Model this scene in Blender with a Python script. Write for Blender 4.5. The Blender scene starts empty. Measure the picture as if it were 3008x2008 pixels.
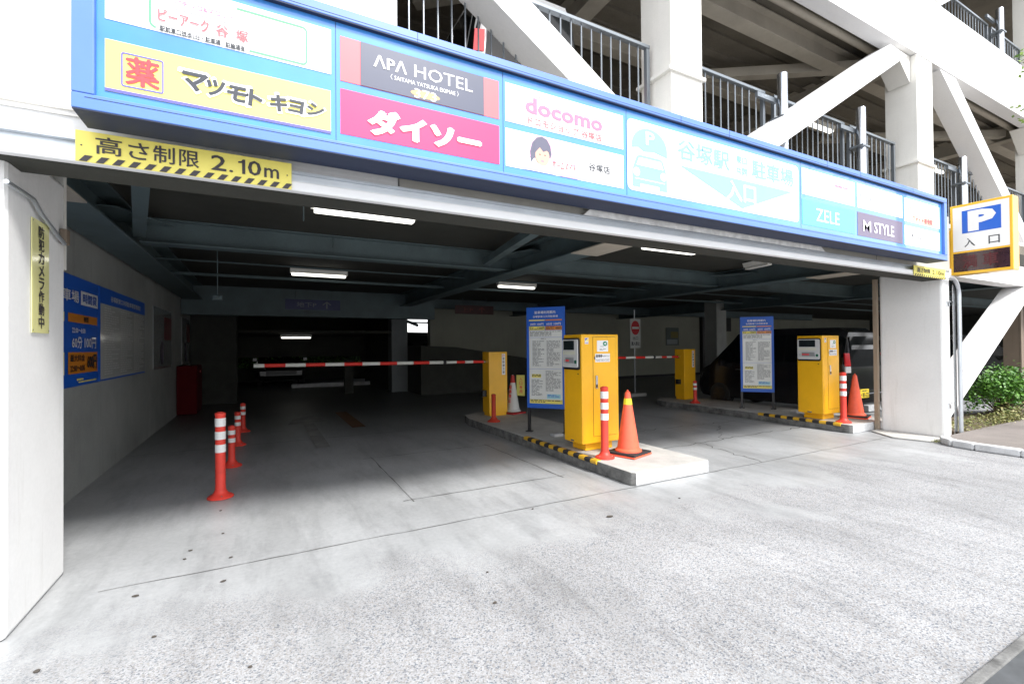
import bpy, math, random
from mathutils import Vector, Matrix
random.seed(7)
R = math.radians
S = bpy.context.scene
COL = S.collection

# ------------------------------------------------------------------ camera
cam_d = bpy.data.cameras.new('camera'); cam_d.lens = 16.512; cam_d.sensor_width = 36; cam_d.clip_end = 2000; cam_d.clip_start = .05
cam = bpy.data.objects.new('camera', cam_d); COL.objects.link(cam); S.camera = cam
yaw, pit, rol = R(28.080), R(0.559), R(-0.496)
F0 = Vector((math.sin(yaw), math.cos(yaw), 0)); R0 = Vector((math.cos(yaw), -math.sin(yaw), 0)); U0 = Vector((0, 0, 1))
Fw = F0*math.cos(pit)+U0*math.sin(pit); U1 = -F0*math.sin(pit)+U0*math.cos(pit)
Rt = R0*math.cos(rol)+U1*math.sin(rol); Up = -R0*math.sin(rol)+U1*math.cos(rol)
mw = Matrix.Identity(4)
for i in range(3):
    mw[i][0] = Rt[i]; mw[i][1] = Up[i]; mw[i][2] = -Fw[i]
mw[2][3] = 1.5
cam.matrix_world = mw

# ------------------------------------------------------------------ sky, sun, exposure
W = bpy.data.worlds.new('World'); S.world = W; W.use_nodes = True
nt = W.node_tree; nt.nodes.clear()
SUN_EL, SUN_AZ = R(49), R(160)          # azimuth measured clockwise from +Y
out = nt.nodes.new('ShaderNodeOutputWorld'); bg = nt.nodes.new('ShaderNodeBackground'); bg.inputs[1].default_value = .075
sky = nt.nodes.new('ShaderNodeTexSky'); sky.sky_type = 'NISHITA'; sky.sun_disc = False
sky.sun_elevation = SUN_EL; sky.sun_rotation = SUN_AZ; sky.dust_density = 2.0
tc = nt.nodes.new('ShaderNodeTexCoord')
mp = nt.nodes.new('ShaderNodeMapping'); mp.inputs['Scale'].default_value = (1, 1, 2.6)
nz = nt.nodes.new('ShaderNodeTexNoise'); nz.inputs['Scale'].default_value = 2.3; nz.inputs['Detail'].default_value = 7; nz.inputs['Roughness'].default_value = .62
rp = nt.nodes.new('ShaderNodeValToRGB'); rp.color_ramp.elements[0].position = .36; rp.color_ramp.elements[1].position = .52
mx = nt.nodes.new('ShaderNodeMix'); mx.data_type = 'RGBA'; mx.inputs['B'].default_value = (9.0, 9.1, 9.3, 1)
nt.links.new(tc.outputs['Generated'], mp.inputs[0]); nt.links.new(mp.outputs[0], nz.inputs['Vector'])
nt.links.new(nz.outputs['Fac'], rp.inputs[0]); nt.links.new(rp.outputs[0], mx.inputs['Factor'])
nt.links.new(sky.outputs[0], mx.inputs['A']); nt.links.new(mx.outputs['Result'], bg.inputs[0]); nt.links.new(bg.outputs[0], out.inputs[0])
sd = bpy.data.lights.new('sun', 'SUN'); sd.energy = 1.45; sd.angle = R(12); sd.color = (1, .98, .95)
sun = bpy.data.objects.new('sun', sd); COL.objects.link(sun)
sun_to = Vector((math.sin(SUN_AZ)*math.cos(SUN_EL), math.cos(SUN_AZ)*math.cos(SUN_EL), math.sin(SUN_EL)))
sun.rotation_euler = sun_to.to_track_quat('Z', 'Y').to_euler()
S.view_settings.view_transform = 'Standard'; S.view_settings.look = 'None'; S.view_settings.exposure = 1.88; S.view_settings.gamma = 1
S.view_settings.use_curve_mapping = False
S.render.engine = 'CYCLES'
try:
    S.cycles.use_denoising = True; S.cycles.max_bounces = 7; S.cycles.diffuse_bounces = 4; S.cycles.sample_clamp_indirect = 6
except Exception: pass

# ------------------------------------------------------------------ materials
MATS = {}
def _n(t, k, **kw):
    n = t.nodes.new(k)
    for a, b in kw.items(): n.inputs[a].default_value = b
    return n
def mat(name, col, rough=.6, metal=0., var=0., vscale=3., grime=0., gcol=(.08, .07, .06), fine=0., fscale=60., coat=0., spec=.5, bump=0., streak=0., ior=1.5, coat_rough=.05):
    """Painted / raw surface: base colour with broad variation, stains and fine grain, all in object space."""
    if name in MATS: return MATS[name]
    m = bpy.data.materials.new(name); m.use_nodes = True; t = m.node_tree; b = t.nodes['Principled BSDF']
    b.inputs['Base Color'].default_value = (*col, 1); b.inputs['Roughness'].default_value = rough; b.inputs['Metallic'].default_value = metal
    b.inputs['Coat Weight'].default_value = coat; b.inputs['Coat Roughness'].default_value = coat_rough
    b.inputs['Specular IOR Level'].default_value = spec; b.inputs['IOR'].default_value = ior
    geo = t.nodes.new('ShaderNodeNewGeometry'); L = t.links.new
    cur = None
    def mixmul(prev, fac_socket, lo, hi):
        r = t.nodes.new('ShaderNodeMapRange'); L(fac_socket, r.inputs[0])
        r.inputs[1].default_value = .3; r.inputs[2].default_value = .7; r.inputs[3].default_value = lo; r.inputs[4].default_value = hi
        mm = t.nodes.new('ShaderNodeMix'); mm.data_type = 'RGBA'; mm.blend_type = 'MULTIPLY'; mm.inputs['Factor'].default_value = 1
        if prev is None: mm.inputs['A'].default_value = (*col, 1)
        else: L(prev, mm.inputs['A'])
        cc = t.nodes.new('ShaderNodeCombineColor')
        for k in range(3): L(r.outputs[0], cc.inputs[k])
        L(cc.outputs[0], mm.inputs['B']); return mm.outputs['Result']
    if var:
        n = _n(t, 'ShaderNodeTexNoise', Scale=vscale, Detail=6., Roughness=.6); L(geo.outputs['Position'], n.inputs['Vector'])
        cur = mixmul(cur, n.outputs['Fac'], 1-var, 1+var*.6)
    if fine:
        n = _n(t, 'ShaderNodeTexNoise', Scale=fscale, Detail=3., Roughness=.7); L(geo.outputs['Position'], n.inputs['Vector'])
        cur = mixmul(cur, n.outputs['Fac'], 1-fine, 1+fine*.7)
        if bump:
            bp = t.nodes.new('ShaderNodeBump'); bp.inputs['Strength'].default_value = bump; bp.inputs['Distance'].default_value = .004
            L(n.outputs['Fac'], bp.inputs['Height']); L(bp.outputs[0], b.inputs['Normal'])
    if grime or streak:
        n = _n(t, 'ShaderNodeTexNoise', Scale=1.0, Detail=8., Roughness=.68)
        mpp = t.nodes.new('ShaderNodeMapping'); mpp.inputs['Scale'].default_value = (9, 9, .8) if streak else (2.2, 2.2, 2.2)
        L(geo.outputs['Position'], mpp.inputs[0]); L(mpp.outputs[0], n.inputs['Vector'])
        r = t.nodes.new('ShaderNodeMapRange'); L(n.outputs['Fac'], r.inputs[0]); r.inputs[1].default_value = .55; r.inputs[2].default_value = .8
        r.inputs[3].default_value = 0; r.inputs[4].default_value = max(grime, streak)
        mm = t.nodes.new('ShaderNodeMix'); mm.data_type = 'RGBA'
        if cur is None: mm.inputs['A'].default_value = (*col, 1)
        else: L(cur, mm.inputs['A'])
        mm.inputs['B'].default_value = (*gcol, 1); L(r.outputs[0], mm.inputs['Factor']); cur = mm.outputs['Result']
    if cur is not None: L(cur, b.inputs['Base Color'])
    MATS[name] = m; return m
def emis(name, col, s):
    m = bpy.data.materials.new(name); m.use_nodes = True; b = m.node_tree.nodes['Principled BSDF']
    b.inputs['Base Color'].default_value = (.8, .8, .8, 1); b.inputs['Emission Color'].default_value = (*col, 1); b.inputs['Emission Strength'].default_value = s
    MATS[name] = m; return m
def glassy(name, tint=(.8, .85, .85), alpha=.5, rough=.05):
    m = bpy.data.materials.new(name); m.use_nodes = True; t = m.node_tree; t.nodes.clear()
    o = t.nodes.new('ShaderNodeOutputMaterial'); g = t.nodes.new('ShaderNodeBsdfGlossy'); tr = t.nodes.new('ShaderNodeBsdfTransparent'); x = t.nodes.new('ShaderNodeMixShader')
    g.inputs[0].default_value = (.9, .9, .9, 1); g.inputs[1].default_value = rough; tr.inputs[0].default_value = (*tint, 1)
    fr = t.nodes.new('ShaderNodeFresnel'); fr.inputs[0].default_value = 1.5
    ad = t.nodes.new('ShaderNodeMath'); ad.operation = 'ADD'; ad.inputs[1].default_value = 1-alpha-.4; ad.use_clamp = True
    t.links.new(fr.outputs[0], ad.inputs[0]); t.links.new(ad.outputs[0], x.inputs[0]); t.links.new(tr.outputs[0], x.inputs[1]); t.links.new(g.outputs[0], x.inputs[2]); t.links.new(x.outputs[0], o.inputs[0])
    MATS[name] = m; return m

M_white = mat('white paint', (.82, .82, .82), .55, var=.05, vscale=1.2, streak=.10, gcol=(.45, .42, .36), fine=.03, fscale=40)
M_cream = mat('cream paint', (.80, .785, .735), .6, var=.07, vscale=1.5, streak=.15, gcol=(.35, .32, .26), fine=.03)
M_pillar = mat('pillar paint', (.82, .82, .81), .6, var=.06, vscale=1.5, streak=.4, gcol=(.50, .48, .44), fine=.03, fscale=30, bump=.15)
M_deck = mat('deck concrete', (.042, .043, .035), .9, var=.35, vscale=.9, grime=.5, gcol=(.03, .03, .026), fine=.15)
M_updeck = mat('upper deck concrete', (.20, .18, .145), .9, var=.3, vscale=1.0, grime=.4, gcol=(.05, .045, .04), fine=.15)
M_beam = mat('green grey steel', (.10, .14, .148), .6, var=.2, vscale=2, grime=.45, gcol=(.05, .055, .05), fine=.08)
M_upbeam = mat('beige steel', (.48, .44, .37), .6, var=.15, vscale=2, grime=.3, gcol=(.16, .14, .11), fine=.05)
M_wall = mat('bare concrete wall', (.36, .375, .36), .8, var=.25, vscale=.8, streak=.35, gcol=(.10, .105, .09), fine=.1, fscale=50)
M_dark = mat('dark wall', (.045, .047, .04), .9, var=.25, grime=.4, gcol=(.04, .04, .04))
M_kerb = mat('kerb concrete', (.52, .515, .49), .85, var=.18, vscale=3, grime=.55, gcol=(.16, .155, .14), fine=.12, fscale=90, bump=.5)
M_kerbside = mat('scuffed kerb side', (.17, .17, .165), .85, var=.6, vscale=7, grime=1.0, gcol=(.02, .02, .02), fine=.2, fscale=60, bump=.6)
M_kerbwhite = mat('worn white kerb paint', (.60, .61, .62), .75, var=.2, vscale=5, grime=.9, gcol=(.22, .22, .225), fine=.08, fscale=70)
M_alu = mat('galvanised steel', (.62, .66, .70), .32, metal=.75, var=.1, vscale=4)
M_steel = mat('stainless', (.60, .63, .67), .22, metal=.95)
M_rail = mat('grey rail paint', (.22, .245, .27), .3, metal=.5)
M_yellow = mat('yellow enamel', (.93, .485, .010), .42, var=.07, vscale=3, grime=.25, gcol=(.50, .28, .03), fine=.02, coat=.25)
M_black = mat('black plastic', (.012, .012, .014), .4)
M_rubber = mat('black rubber', (.025, .025, .027), .8, fine=.2)
M_red = mat('red orange urethane', (.80, .06, .04), .5, var=.10, vscale=9, grime=.45, gcol=(.35, .03, .02), fine=.04)
M_orange = mat('orange cone', (.92, .14, .07), .5, var=.10, vscale=9, grime=.35, gcol=(.5, .06, .03))
M_reflw = mat('white reflective', (.82, .83, .82), .5, var=.05, vscale=8, grime=.12, gcol=(.5, .5, .48))
M_signblue = mat('sign blue', (.06, .265, .72), .25, var=.18, vscale=1.6, coat=1.0, ior=1.5, coat_rough=.03)
M_frame = mat('blue frame', (.095, .205, .56), .4, var=.06, vscale=2, coat=.3)
M_navy = mat('navy shade and seams', (.012, .022, .06), .6)  # sign box and seams, also the shade painted under sign and frame
M_boardblue = mat('board blue', (.008, .115, .60), .4)
def flat(name, col, rough=.35, coat=.35): return mat(name, col, rough, coat=coat, var=.02)
P_white = flat('print white', (.86, .86, .86)); P_yellow = flat('print yellow', (.90, .80, .18)); P_red = flat('print red', (.80, .06, .07))
P_pink = flat('print pink', (.78, .035, .15)); P_ink = flat('print ink', (.035, .04, .05)); P_hotel = flat('print slate', (.075, .085, .13))
P_coral = flat('print coral', (.86, .13, .15)); P_green = flat('print green', (.12, .62, .22)); P_indigo = flat('print indigo', (.12, .11, .50))
P_cyan = flat('print cyan', (.10, .48, .66)); P_sky = flat('print sky blue', (.22, .57, .82)); P_rose = flat('print rose', (.82, .17, .28))
P_palepink = flat('print pale pink', (.80, .42, .58)); P_plum = flat('print plum', (.13, .10, .17)); P_gold = flat('print gold', (.55, .36, .16))
P_cream = flat('print pale yellow', (.88, .82, .58)); P_grey = flat('print grey', (.30, .31, .33)); P_skin = flat('print skin', (.62, .36, .27)); P_hair = flat('print hair', (.10, .10, .15))
P_orange = flat('print orange', (.80, .27, .02)); P_royal = flat('print royal blue', (.02, .13, .62)); P_warn = mat('warning yellow', (.90, .79, .17), .45, var=.04)
P_warnink = mat('warning ink', (.05, .045, .05), .5); P_lines = mat('small print grey', (.22, .23, .24), .6); P_notice = mat('notice sheet', (.80, .82, .80), .3, coat=.4, var=.05)
M_lamp = emis('lit tube', (1, .98, .90), .85); M_lampbody = mat('lamp housing', (.80, .79, .74), .5, var=.1)
M_led = mat('dark display', (.05, .022, .028), .12, coat=1.0, var=.4, vscale=6); M_ledred = mat('unlit red segments', (.09, .015, .02), .3)
M_carblack = mat('black car paint', (.010, .010, .012), .20, spec=.5); M_carglass = mat('dark car glass', (.004, .006, .007), .06, spec=.4)
M_carwhite = mat('white car paint', (.75, .75, .75), .3, coat=1.0); M_cargrey = mat('grey car paint', (.16, .165, .17), .3, coat=1.0)
M_tail = mat('tail lamp red', (.55, .01, .015), .15, coat=1.0); M_chrome = mat('chrome', (.75, .77, .8), .12, metal=1.); M_plate = mat('number plate yellow', (.86, .66, .05), .4)
M_tyre = mat('tyre', (.02, .02, .02), .8); M_firered = mat('dark red paint', (.085, .003, .005), .8, spec=.15, var=.1)
M_bark = mat('bark', (.12, .085, .06), .9, var=.3, vscale=8, fine=.2)
M_brown = mat('brown steel post', (.20, .155, .115), .6, streak=.4, gcol=(.08, .06, .05), var=.1)
M_paint_arrow = mat('road paint worn', (.30, .30, .29), .8, var=.4, grime=.7, gcol=(.18, .18, .17)); M_paint_or = mat('orange road paint worn', (.15, .07, .03), .8, var=.3, grime=.8, gcol=(.1, .08, .06))
M_joint = mat('joint dirt', (.15, .15, .145), .95, var=.4, vscale=3); M_acrylic = glassy('acrylic panel', (.62, .60, .56), .25, .06)
M_litter = mat('dead leaf', (.07, .06, .05), .8)
M_soil = mat('soil', (.17, .13, .09), .95, var=.3, vscale=5, fine=.3, fscale=50)

def leafmat(name, c1, c2):
    m = bpy.data.materials.new(name); m.use_nodes = True; t = m.node_tree; b = t.nodes['Principled BSDF']; b.inputs['Roughness'].default_value = .5
    g = t.nodes.new('ShaderNodeNewGeometry'); mm = t.nodes.new('ShaderNodeMix'); mm.data_type = 'RGBA'
    mm.inputs['A'].default_value = (*c1, 1); mm.inputs['B'].default_value = (*c2, 1)
    t.links.new(g.outputs['Random Per Island'], mm.inputs['Factor']); t.links.new(mm.outputs['Result'], b.inputs['Base Color'])
    b.inputs['Subsurface Weight'].default_value = 0; return m
M_leaf = leafmat('bush leaf', (.025, .10, .012), (.13, .30, .035)); M_weed = leafmat('weed leaf', (.12, .16, .04), (.30, .27, .10)); M_treeleaf = leafmat('tree leaf', (.10, .22, .04), (.30, .42, .10))

def ground_mat():
    """Washed-aggregate concrete outside, smooth trowelled concrete inside; stains and tyre wear in world space."""
    m = bpy.data.materials.new('driveway concrete'); m.use_nodes = True; t = m.node_tree; b = t.nodes['Principled BSDF']; L = t.links.new
    g = t.nodes.new('ShaderNodeNewGeometry'); P = g.outputs['Position']
    def noise(s, d=6, r=.6, sc=None):
        n = _n(t, 'ShaderNodeTexNoise', Scale=s, Detail=float(d), Roughness=r)
        if sc:
            q = t.nodes.new('ShaderNodeMapping'); q.inputs['Scale'].default_value = sc; L(P, q.inputs[0]); L(q.outputs[0], n.inputs['Vector'])
        else: L(P, n.inputs['Vector'])
        return n.outputs['Fac']
    def rng(s, a, b_, c, d, clamp=True):
        r = t.nodes.new('ShaderNodeMapRange'); r.clamp = clamp; L(s, r.inputs[0])
        for i, v in enumerate((a, b_, c, d)): r.inputs[i+1].default_value = v
        return r.outputs[0]
    def math_(op, a, b_=None, v=None):
        n = t.nodes.new('ShaderNodeMath'); n.operation = op; L(a, n.inputs[0])
        if b_ is not None: L(b_, n.inputs[1])
        elif v is not None: n.inputs[1].default_value = v
        return n.outputs[0]
    def mix(f, a, b_, bt='MIX'):
        n = t.nodes.new('ShaderNodeMix'); n.data_type = 'RGBA'; n.blend_type = bt
        if hasattr(f, 'links'): L(f, n.inputs['Factor'])
        else: n.inputs['Factor'].default_value = f
        for v, k in ((a, 'A'), (b_, 'B')):
            if hasattr(v, 'links'): L(v, n.inputs[k])
            else: n.inputs[k].default_value = (*v, 1)
        return n.outputs['Result']
    def grey(s):
        c = t.nodes.new('ShaderNodeCombineColor')
        for k in range(3): L(s, c.inputs[k])
        return c.outputs[0]
    vo = _n(t, 'ShaderNodeTexVoronoi', Scale=135.); L(P, vo.inputs['Vector'])
    sx = t.nodes.new('ShaderNodeSeparateColor'); L(vo.outputs['Color'], sx.inputs[0])
    cr = t.nodes.new('ShaderNodeValToRGB'); L(sx.outputs[0], cr.inputs[0]); e = cr.color_ramp.elements
    e[0].position = 0; e[0].color = (.17, .19, .22, 1); e[1].position = 1; e[1].color = (.47, .475, .485, 1)
    for p, c in ((.12, (.20, .215, .24)), (.2, (.33, .31, .295)), (.5, (.37, .375, .385)), (.8, (.43, .435, .445))):
        k = e.new(p); k.color = (*c, 1)
    vo2 = _n(t, 'ShaderNodeTexVoronoi', Scale=330.); L(P, vo2.inputs['Vector']); s2 = t.nodes.new('ShaderNodeSeparateColor'); L(vo2.outputs['Color'], s2.inputs[0])
    agg = mix(1., cr.outputs[0], grey(rng(s2.outputs[0], 0, 1, .72, .96)), 'MULTIPLY')
    smooth = mix(rng(noise(26, 8, .7), .3, .7, 0, 1), (.36, .37, .38), (.45, .46, .465))
    sp = t.nodes.new('ShaderNodeSeparateXYZ'); L(P, sp.inputs[0])
    edge = math_('ADD', sp.outputs[1], math_('MULTIPLY', noise(.9, 5, .6), v=2.6))   # y + noise
    mask = rng(edge, 4.15, 4.75, 0, 1)                                                # 1 = smooth
    patch = rng(noise(.55, 3, .5), .60, .70, 0, .8)
    mm = math_('MAXIMUM', mask, patch)
    # right lane keeps its aggregate only outside y 3.8
    col = mix(mm, agg, smooth)
    col = mix(1., col, grey(rng(noise(.7, 5, .55), .3, .72, .78, 1.1)), 'MULTIPLY')
    col = mix(1., col, grey(rng(noise(2.4, 8, .7, (1.8, .40, 1)), .48, .72, 1.0, .70)), 'MULTIPLY')
    # blotches and old stains, denser inside
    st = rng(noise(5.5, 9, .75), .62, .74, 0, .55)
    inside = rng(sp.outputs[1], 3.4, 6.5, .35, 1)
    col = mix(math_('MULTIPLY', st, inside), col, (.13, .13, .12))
    # rubber wear where the wheels roll into each lane
    wob = math_('ADD', sp.outputs[0], math_('MULTIPLY', noise(.8, 3, .5), v=.7))
    tr = None
    for c in (.55, 1.95, 6.25, 7.65):
        d = math_('ABSOLUTE', math_('SUBTRACT', wob, v=c)); k_ = rng(d, .08, .34, 1, 0); tr = k_ if tr is None else math_('MAXIMUM', tr, k_)
    tr = math_('MULTIPLY', tr, rng(noise(3.5, 7, .7, (1.5, .5, 1)), .35, .7, .08, .42)); tr = math_('MULTIPLY', tr, rng(sp.outputs[1], .8, 4.5, .35, 1))
    col = mix(tr, col, (.17, .17, .168))
    # inside floor colour darkens with depth, painting in the daylight falloff
    depth_shade = rng(sp.outputs[1], 7.5, 12, 0, 1)
    col = mix(math_('MULTIPLY', depth_shade, v=.85), col, (.085, .09, .085))
    L(col, b.inputs['Base Color']); L(rng(mm, 0, 1, .85, .42), b.inputs['Roughness'])
    bp = t.nodes.new('ShaderNodeBump'); bp.inputs['Strength'].default_value = .5; bp.inputs['Distance'].default_value = .003
    L(math_('MULTIPLY', vo.outputs['Distance'], rng(mm, 0, 1, 1, .08)), bp.inputs['Height']); L(bp.outputs[0], b.inputs['Normal'])
    return m
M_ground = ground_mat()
def paving_mat():
    m = mat('brown paving', (.21, .185, .17), .85, var=.2, vscale=2, grime=.3, gcol=(.14, .12, .11), fine=.25, fscale=120, bump=.4); return m
M_paving = paving_mat()

# ------------------------------------------------------------------ mesh helpers
class MB:
    def __init__(s): s.v = []; s.f = []; s.m = []; s.cur = 0
    def vs(s, pts): k = len(s.v); s.v += [tuple(p) for p in pts]; return k
    def face(s, pts): k = s.vs(pts); s.f.append(tuple(range(k, k+len(pts)))); s.m.append(s.cur); return s
    def box(s, x0, y0, z0, x1, y1, z1):
        k = s.vs([(x0, y0, z0), (x1, y0, z0), (x1, y1, z0), (x0, y1, z0), (x0, y0, z1), (x1, y0, z1), (x1, y1, z1), (x0, y1, z1)])
        for q in ((0, 3, 2, 1), (4, 5, 6, 7), (0, 1, 5, 4), (1, 2, 6, 5), (2, 3, 7, 6), (3, 0, 4, 7)): s.f.append(tuple(k+i for i in q)); s.m.append(s.cur)
        return s
    def prism(s, poly, d, cap=True):
        """poly: list of 3-D points (one flat loop); d: extrusion vector"""
        n = len(poly); d = Vector(d); k = s.vs([Vector(p) for p in poly]+[Vector(p)+d for p in poly])
        for i in range(n): j = (i+1) % n; s.f.append((k+i, k+j, k+n+j, k+n+i)); s.m.append(s.cur)
        if cap: s.f.append(tuple(k+i for i in reversed(range(n)))); s.m.append(s.cur); s.f.append(tuple(k+n+i for i in range(n))); s.m.append(s.cur)
        return s
    def bar(s, a, b, w, h, up=(0, 0, 1)):
        a = Vector(a); b = Vector(b); d = (b-a).normalized(); side = d.cross(Vector(up)).normalized(); u = side.cross(d)
        p = [a+side*w/2*i+u*h/2*j for i, j in ((-1, -1), (1, -1), (1, 1), (-1, 1))]
        return s.prism(p, b-a)
    def tube(s, pts, r, n=10, cap=True):
        pts = [Vector(p) for p in pts]; rings = []
        for i, p in enumerate(pts):
            d = (pts[min(i+1, len(pts)-1)]-pts[max(i-1, 0)]).normalized()
            a = d.cross(Vector((.13, .37, .92))).normalized() if abs(d.z) < .9 else d.cross(Vector((0, 1, 0))).normalized(); c = d.cross(a)
            rr = r[i] if isinstance(r, (list, tuple)) else r
            rings.append(s.vs([p+a*math.cos(2*math.pi*j/n)*rr+c*math.sin(2*math.pi*j/n)*rr for j in range(n)]))
        for i in range(len(pts)-1):
            for j in range(n):
                q = (j+1) % n; s.f.append((rings[i]+j, rings[i]+q, rings[i+1]+q, rings[i+1]+j)); s.m.append(s.cur)
        if cap:
            s.f.append(tuple(rings[0]+j for j in reversed(range(n)))); s.m.append(s.cur); s.f.append(tuple(rings[-1]+j for j in range(n))); s.m.append(s.cur)
        return s
    def lathe(s, prof, n=24, c=(0, 0, 0)):
        rings = [s.vs([(c[0]+r*math.cos(2*math.pi*j/n), c[1]+r*math.sin(2*math.pi*j/n), c[2]+z) for j in range(n)]) for r, z in prof]
        for i in range(len(prof)-1):
            for j in range(n):
                q = (j+1) % n; s.f.append((rings[i]+j, rings[i]+q, rings[i+1]+q, rings[i+1]+j)); s.m.append(s.cur)
        s.f.append(tuple(rings[-1]+j for j in range(n))); s.m.append(s.cur)
        return s
    def hbeam(s, a, b, h, w, t=.018, tw=.012):
        a = Vector(a); b = Vector(b)          # bottom centre line
        s.bar(a+Vector((0, 0, t/2)), b+Vector((0, 0, t/2)), w, t); s.bar(a+Vector((0, 0, h-t/2)), b+Vector((0, 0, h-t/2)), w, t)
        s.bar(a+Vector((0, 0, h/2)), b+Vector((0, 0, h/2)), tw, h-2*t); return s
    def build(s, name, mats, parent=None, bevel=0, smooth=False, loc=None):
        me = bpy.data.meshes.new(name); me.from_pydata(s.v, [], s.f)
        for m in (mats if isinstance(mats, (list, tuple)) else [mats]): me.materials.append(m)
        me.polygons.foreach_set('material_index', s.m); me.update()
        o = bpy.data.objects.new(name, me); COL.objects.link(o)
        if parent is not None: o.parent = parent
        if loc: o.location = loc
        if bevel:
            b = o.modifiers.new('b', 'BEVEL'); b.width = bevel; b.segments = 2; b.limit_method = 'ANGLE'; b.angle_limit = R(40); b.harden_normals = False
        if smooth:
            me.polygons.foreach_set('use_smooth', [True]*len(me.polygons))
            try: me.set_sharp_from_angle(angle=R(38))
            except Exception: pass
        return o
def tag(o, label=None, cat=None, group=None, kind=None):
    if label: o['label'] = label
    if cat: o['category'] = cat
    if group: o['group'] = group
    if kind: o['kind'] = kind
    return o
def empty(name, loc, label, cat, group=None, rz=0):
    o = bpy.data.objects.new(name, None); COL.objects.link(o); o.location = loc; o.rotation_euler = (0, 0, rz); o.empty_display_size = .1
    return tag(o, label, cat, group)
def B(*a): return MB().box(*a)
def struct(o): o['kind'] = 'structure'; return o
def copy_thing(root, loc, rz, label, group=None):
    r = root.copy(); COL.objects.link(r); r.location = loc; r.rotation_euler = (0, 0, rz); r['label'] = label
    if group: r['group'] = group
    for ch in list(root.children):
        c = ch.copy(); COL.objects.link(c); c.parent = r
        for g in list(ch.children): d = g.copy(); COL.objects.link(d); d.parent = c
    return r

# lettering: real glyph outlines fitted into a rectangle  O + s*U + t*V
TCACHE = {}
def glyphs(body, bold):
    k = (body, bold)
    if k in TCACHE: return TCACHE[k]
    c = bpy.data.curves.new('t', 'FONT'); c.body = body; c.resolution_u = 2; c.offset = bold
    o = bpy.data.objects.new('t', c); me = bpy.data.meshes.new_from_object(o)
    V = [v.co.copy() for v in me.vertices]; Fc = [tuple(p.vertices) for p in me.polygons]
    bpy.data.objects.remove(o); bpy.data.meshes.remove(me)
    TCACHE[k] = (V, Fc); return V, Fc
def lettering(body, O, U, Vv, parent, m, bold=.012, shear=0, name='lettering', fit=True):
    kanji = any('\u4e00' <= ch <= '\u9fff' for ch in body); extra = 0
    if (kanji or bold <= .03) and bold > .008: extra, bold = bold, .003
    elif bold > .03 and any('\u3040' <= ch <= '\u30ff' for ch in body): extra, bold = bold-.02, .02
    V, Fc = glyphs(body, bold)
    x0 = min(v.x for v in V); x1 = max(v.x for v in V); y0 = min(v.y for v in V); y1 = max(v.y for v in V)
    O = Vector(O); U = Vector(U); Vv = Vector(Vv); mb = MB()
    for v in V:
        s = (v.x-x0)/(x1-x0); q = (v.y-y0)/(y1-y0); mb.v.append(tuple(O+U*(s+shear*q)+Vv*q))
    mb.f = list(Fc); mb.m = [0]*len(Fc)
    if extra:
        nrm = U.cross(Vv).normalized(); n0 = len(V); base = list(mb.v); du = U.normalized()*Vv.length*extra*.8; dv = Vv*extra*.55
        for k, (a, c) in enumerate(((-1, 0), (1, 0), (0, -1), (0, 1))):
            off = du*a+dv*c+nrm*.00025*(k+1); mb.v += [tuple(Vector(p)+off) for p in base]
            mb.f += [tuple(i+n0*(k+1) for i in f) for f in Fc]
        mb.m = [0]*len(mb.f)
    return mb.build(name, m, parent)
def text_xz(body, x0, x1, z0, z1, y, parent, m, **k): return lettering(body, (x0, y, z0), (x1-x0, 0, 0), (0, 0, z1-z0), parent, m, **k)
def rrect(x0, x1, z0, z1, r, y, n=5):
    pts = []
    for cx, cz, a0 in ((x1-r, z1-r, 0), (x0+r, z1-r, 90), (x0+r, z0+r, 180), (x1-r, z0+r, 270)):
        for i in range(n+1): a = R(a0+90*i/n); pts.append((cx+r*math.cos(a), y, cz+r*math.sin(a)))
    return pts[::-1]
def ring_frame(x0, x1, z0, z1, r, w, y, name, m, parent):
    a = rrect(x0, x1, z0, z1, r, y); b = rrect(x0+w, x1-w, z0+w, z1-w, max(r-w, .002), y); mb = MB(); n = len(a)
    for i in range(n): j = (i+1) % n; mb.face([a[i], a[j], b[j], b[i]])
    return mb.build(name, m, parent)
def disc(cx, cz, rx, rz, y, n=24, a0=0, a1=360): return [(cx+rx*math.cos(R(a0+(a1-a0)*i/n)), y, cz+rz*math.sin(R(a0+(a1-a0)*i/n))) for i in range(n+(0 if a1-a0 == 360 else 1))][::-1]
def smallprint(rects, y, parent, m, line=.013, gap=.009, name='small_print', seed=1):
    """rows of tiny unreadable print, as short flat dashes"""
    rr = random.Random(seed); mb = MB()
    for x0, x1, z0, z1 in rects:
        z = z1
        while z-line > z0:
            x = x0; xe = x1-(x1-x0)*rr.choice((0, 0, .05, .3, .5))
            while x < xe:
                w = min(rr.uniform(.02, .09), xe-x); mb.face([(x, y, z-line), (x+w, y, z-line), (x+w, y, z), (x, y, z)]); x += w+.012
            z -= line+gap
    o = mb.build(name, m, parent); o['kind'] = 'stuff'; return o

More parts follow.
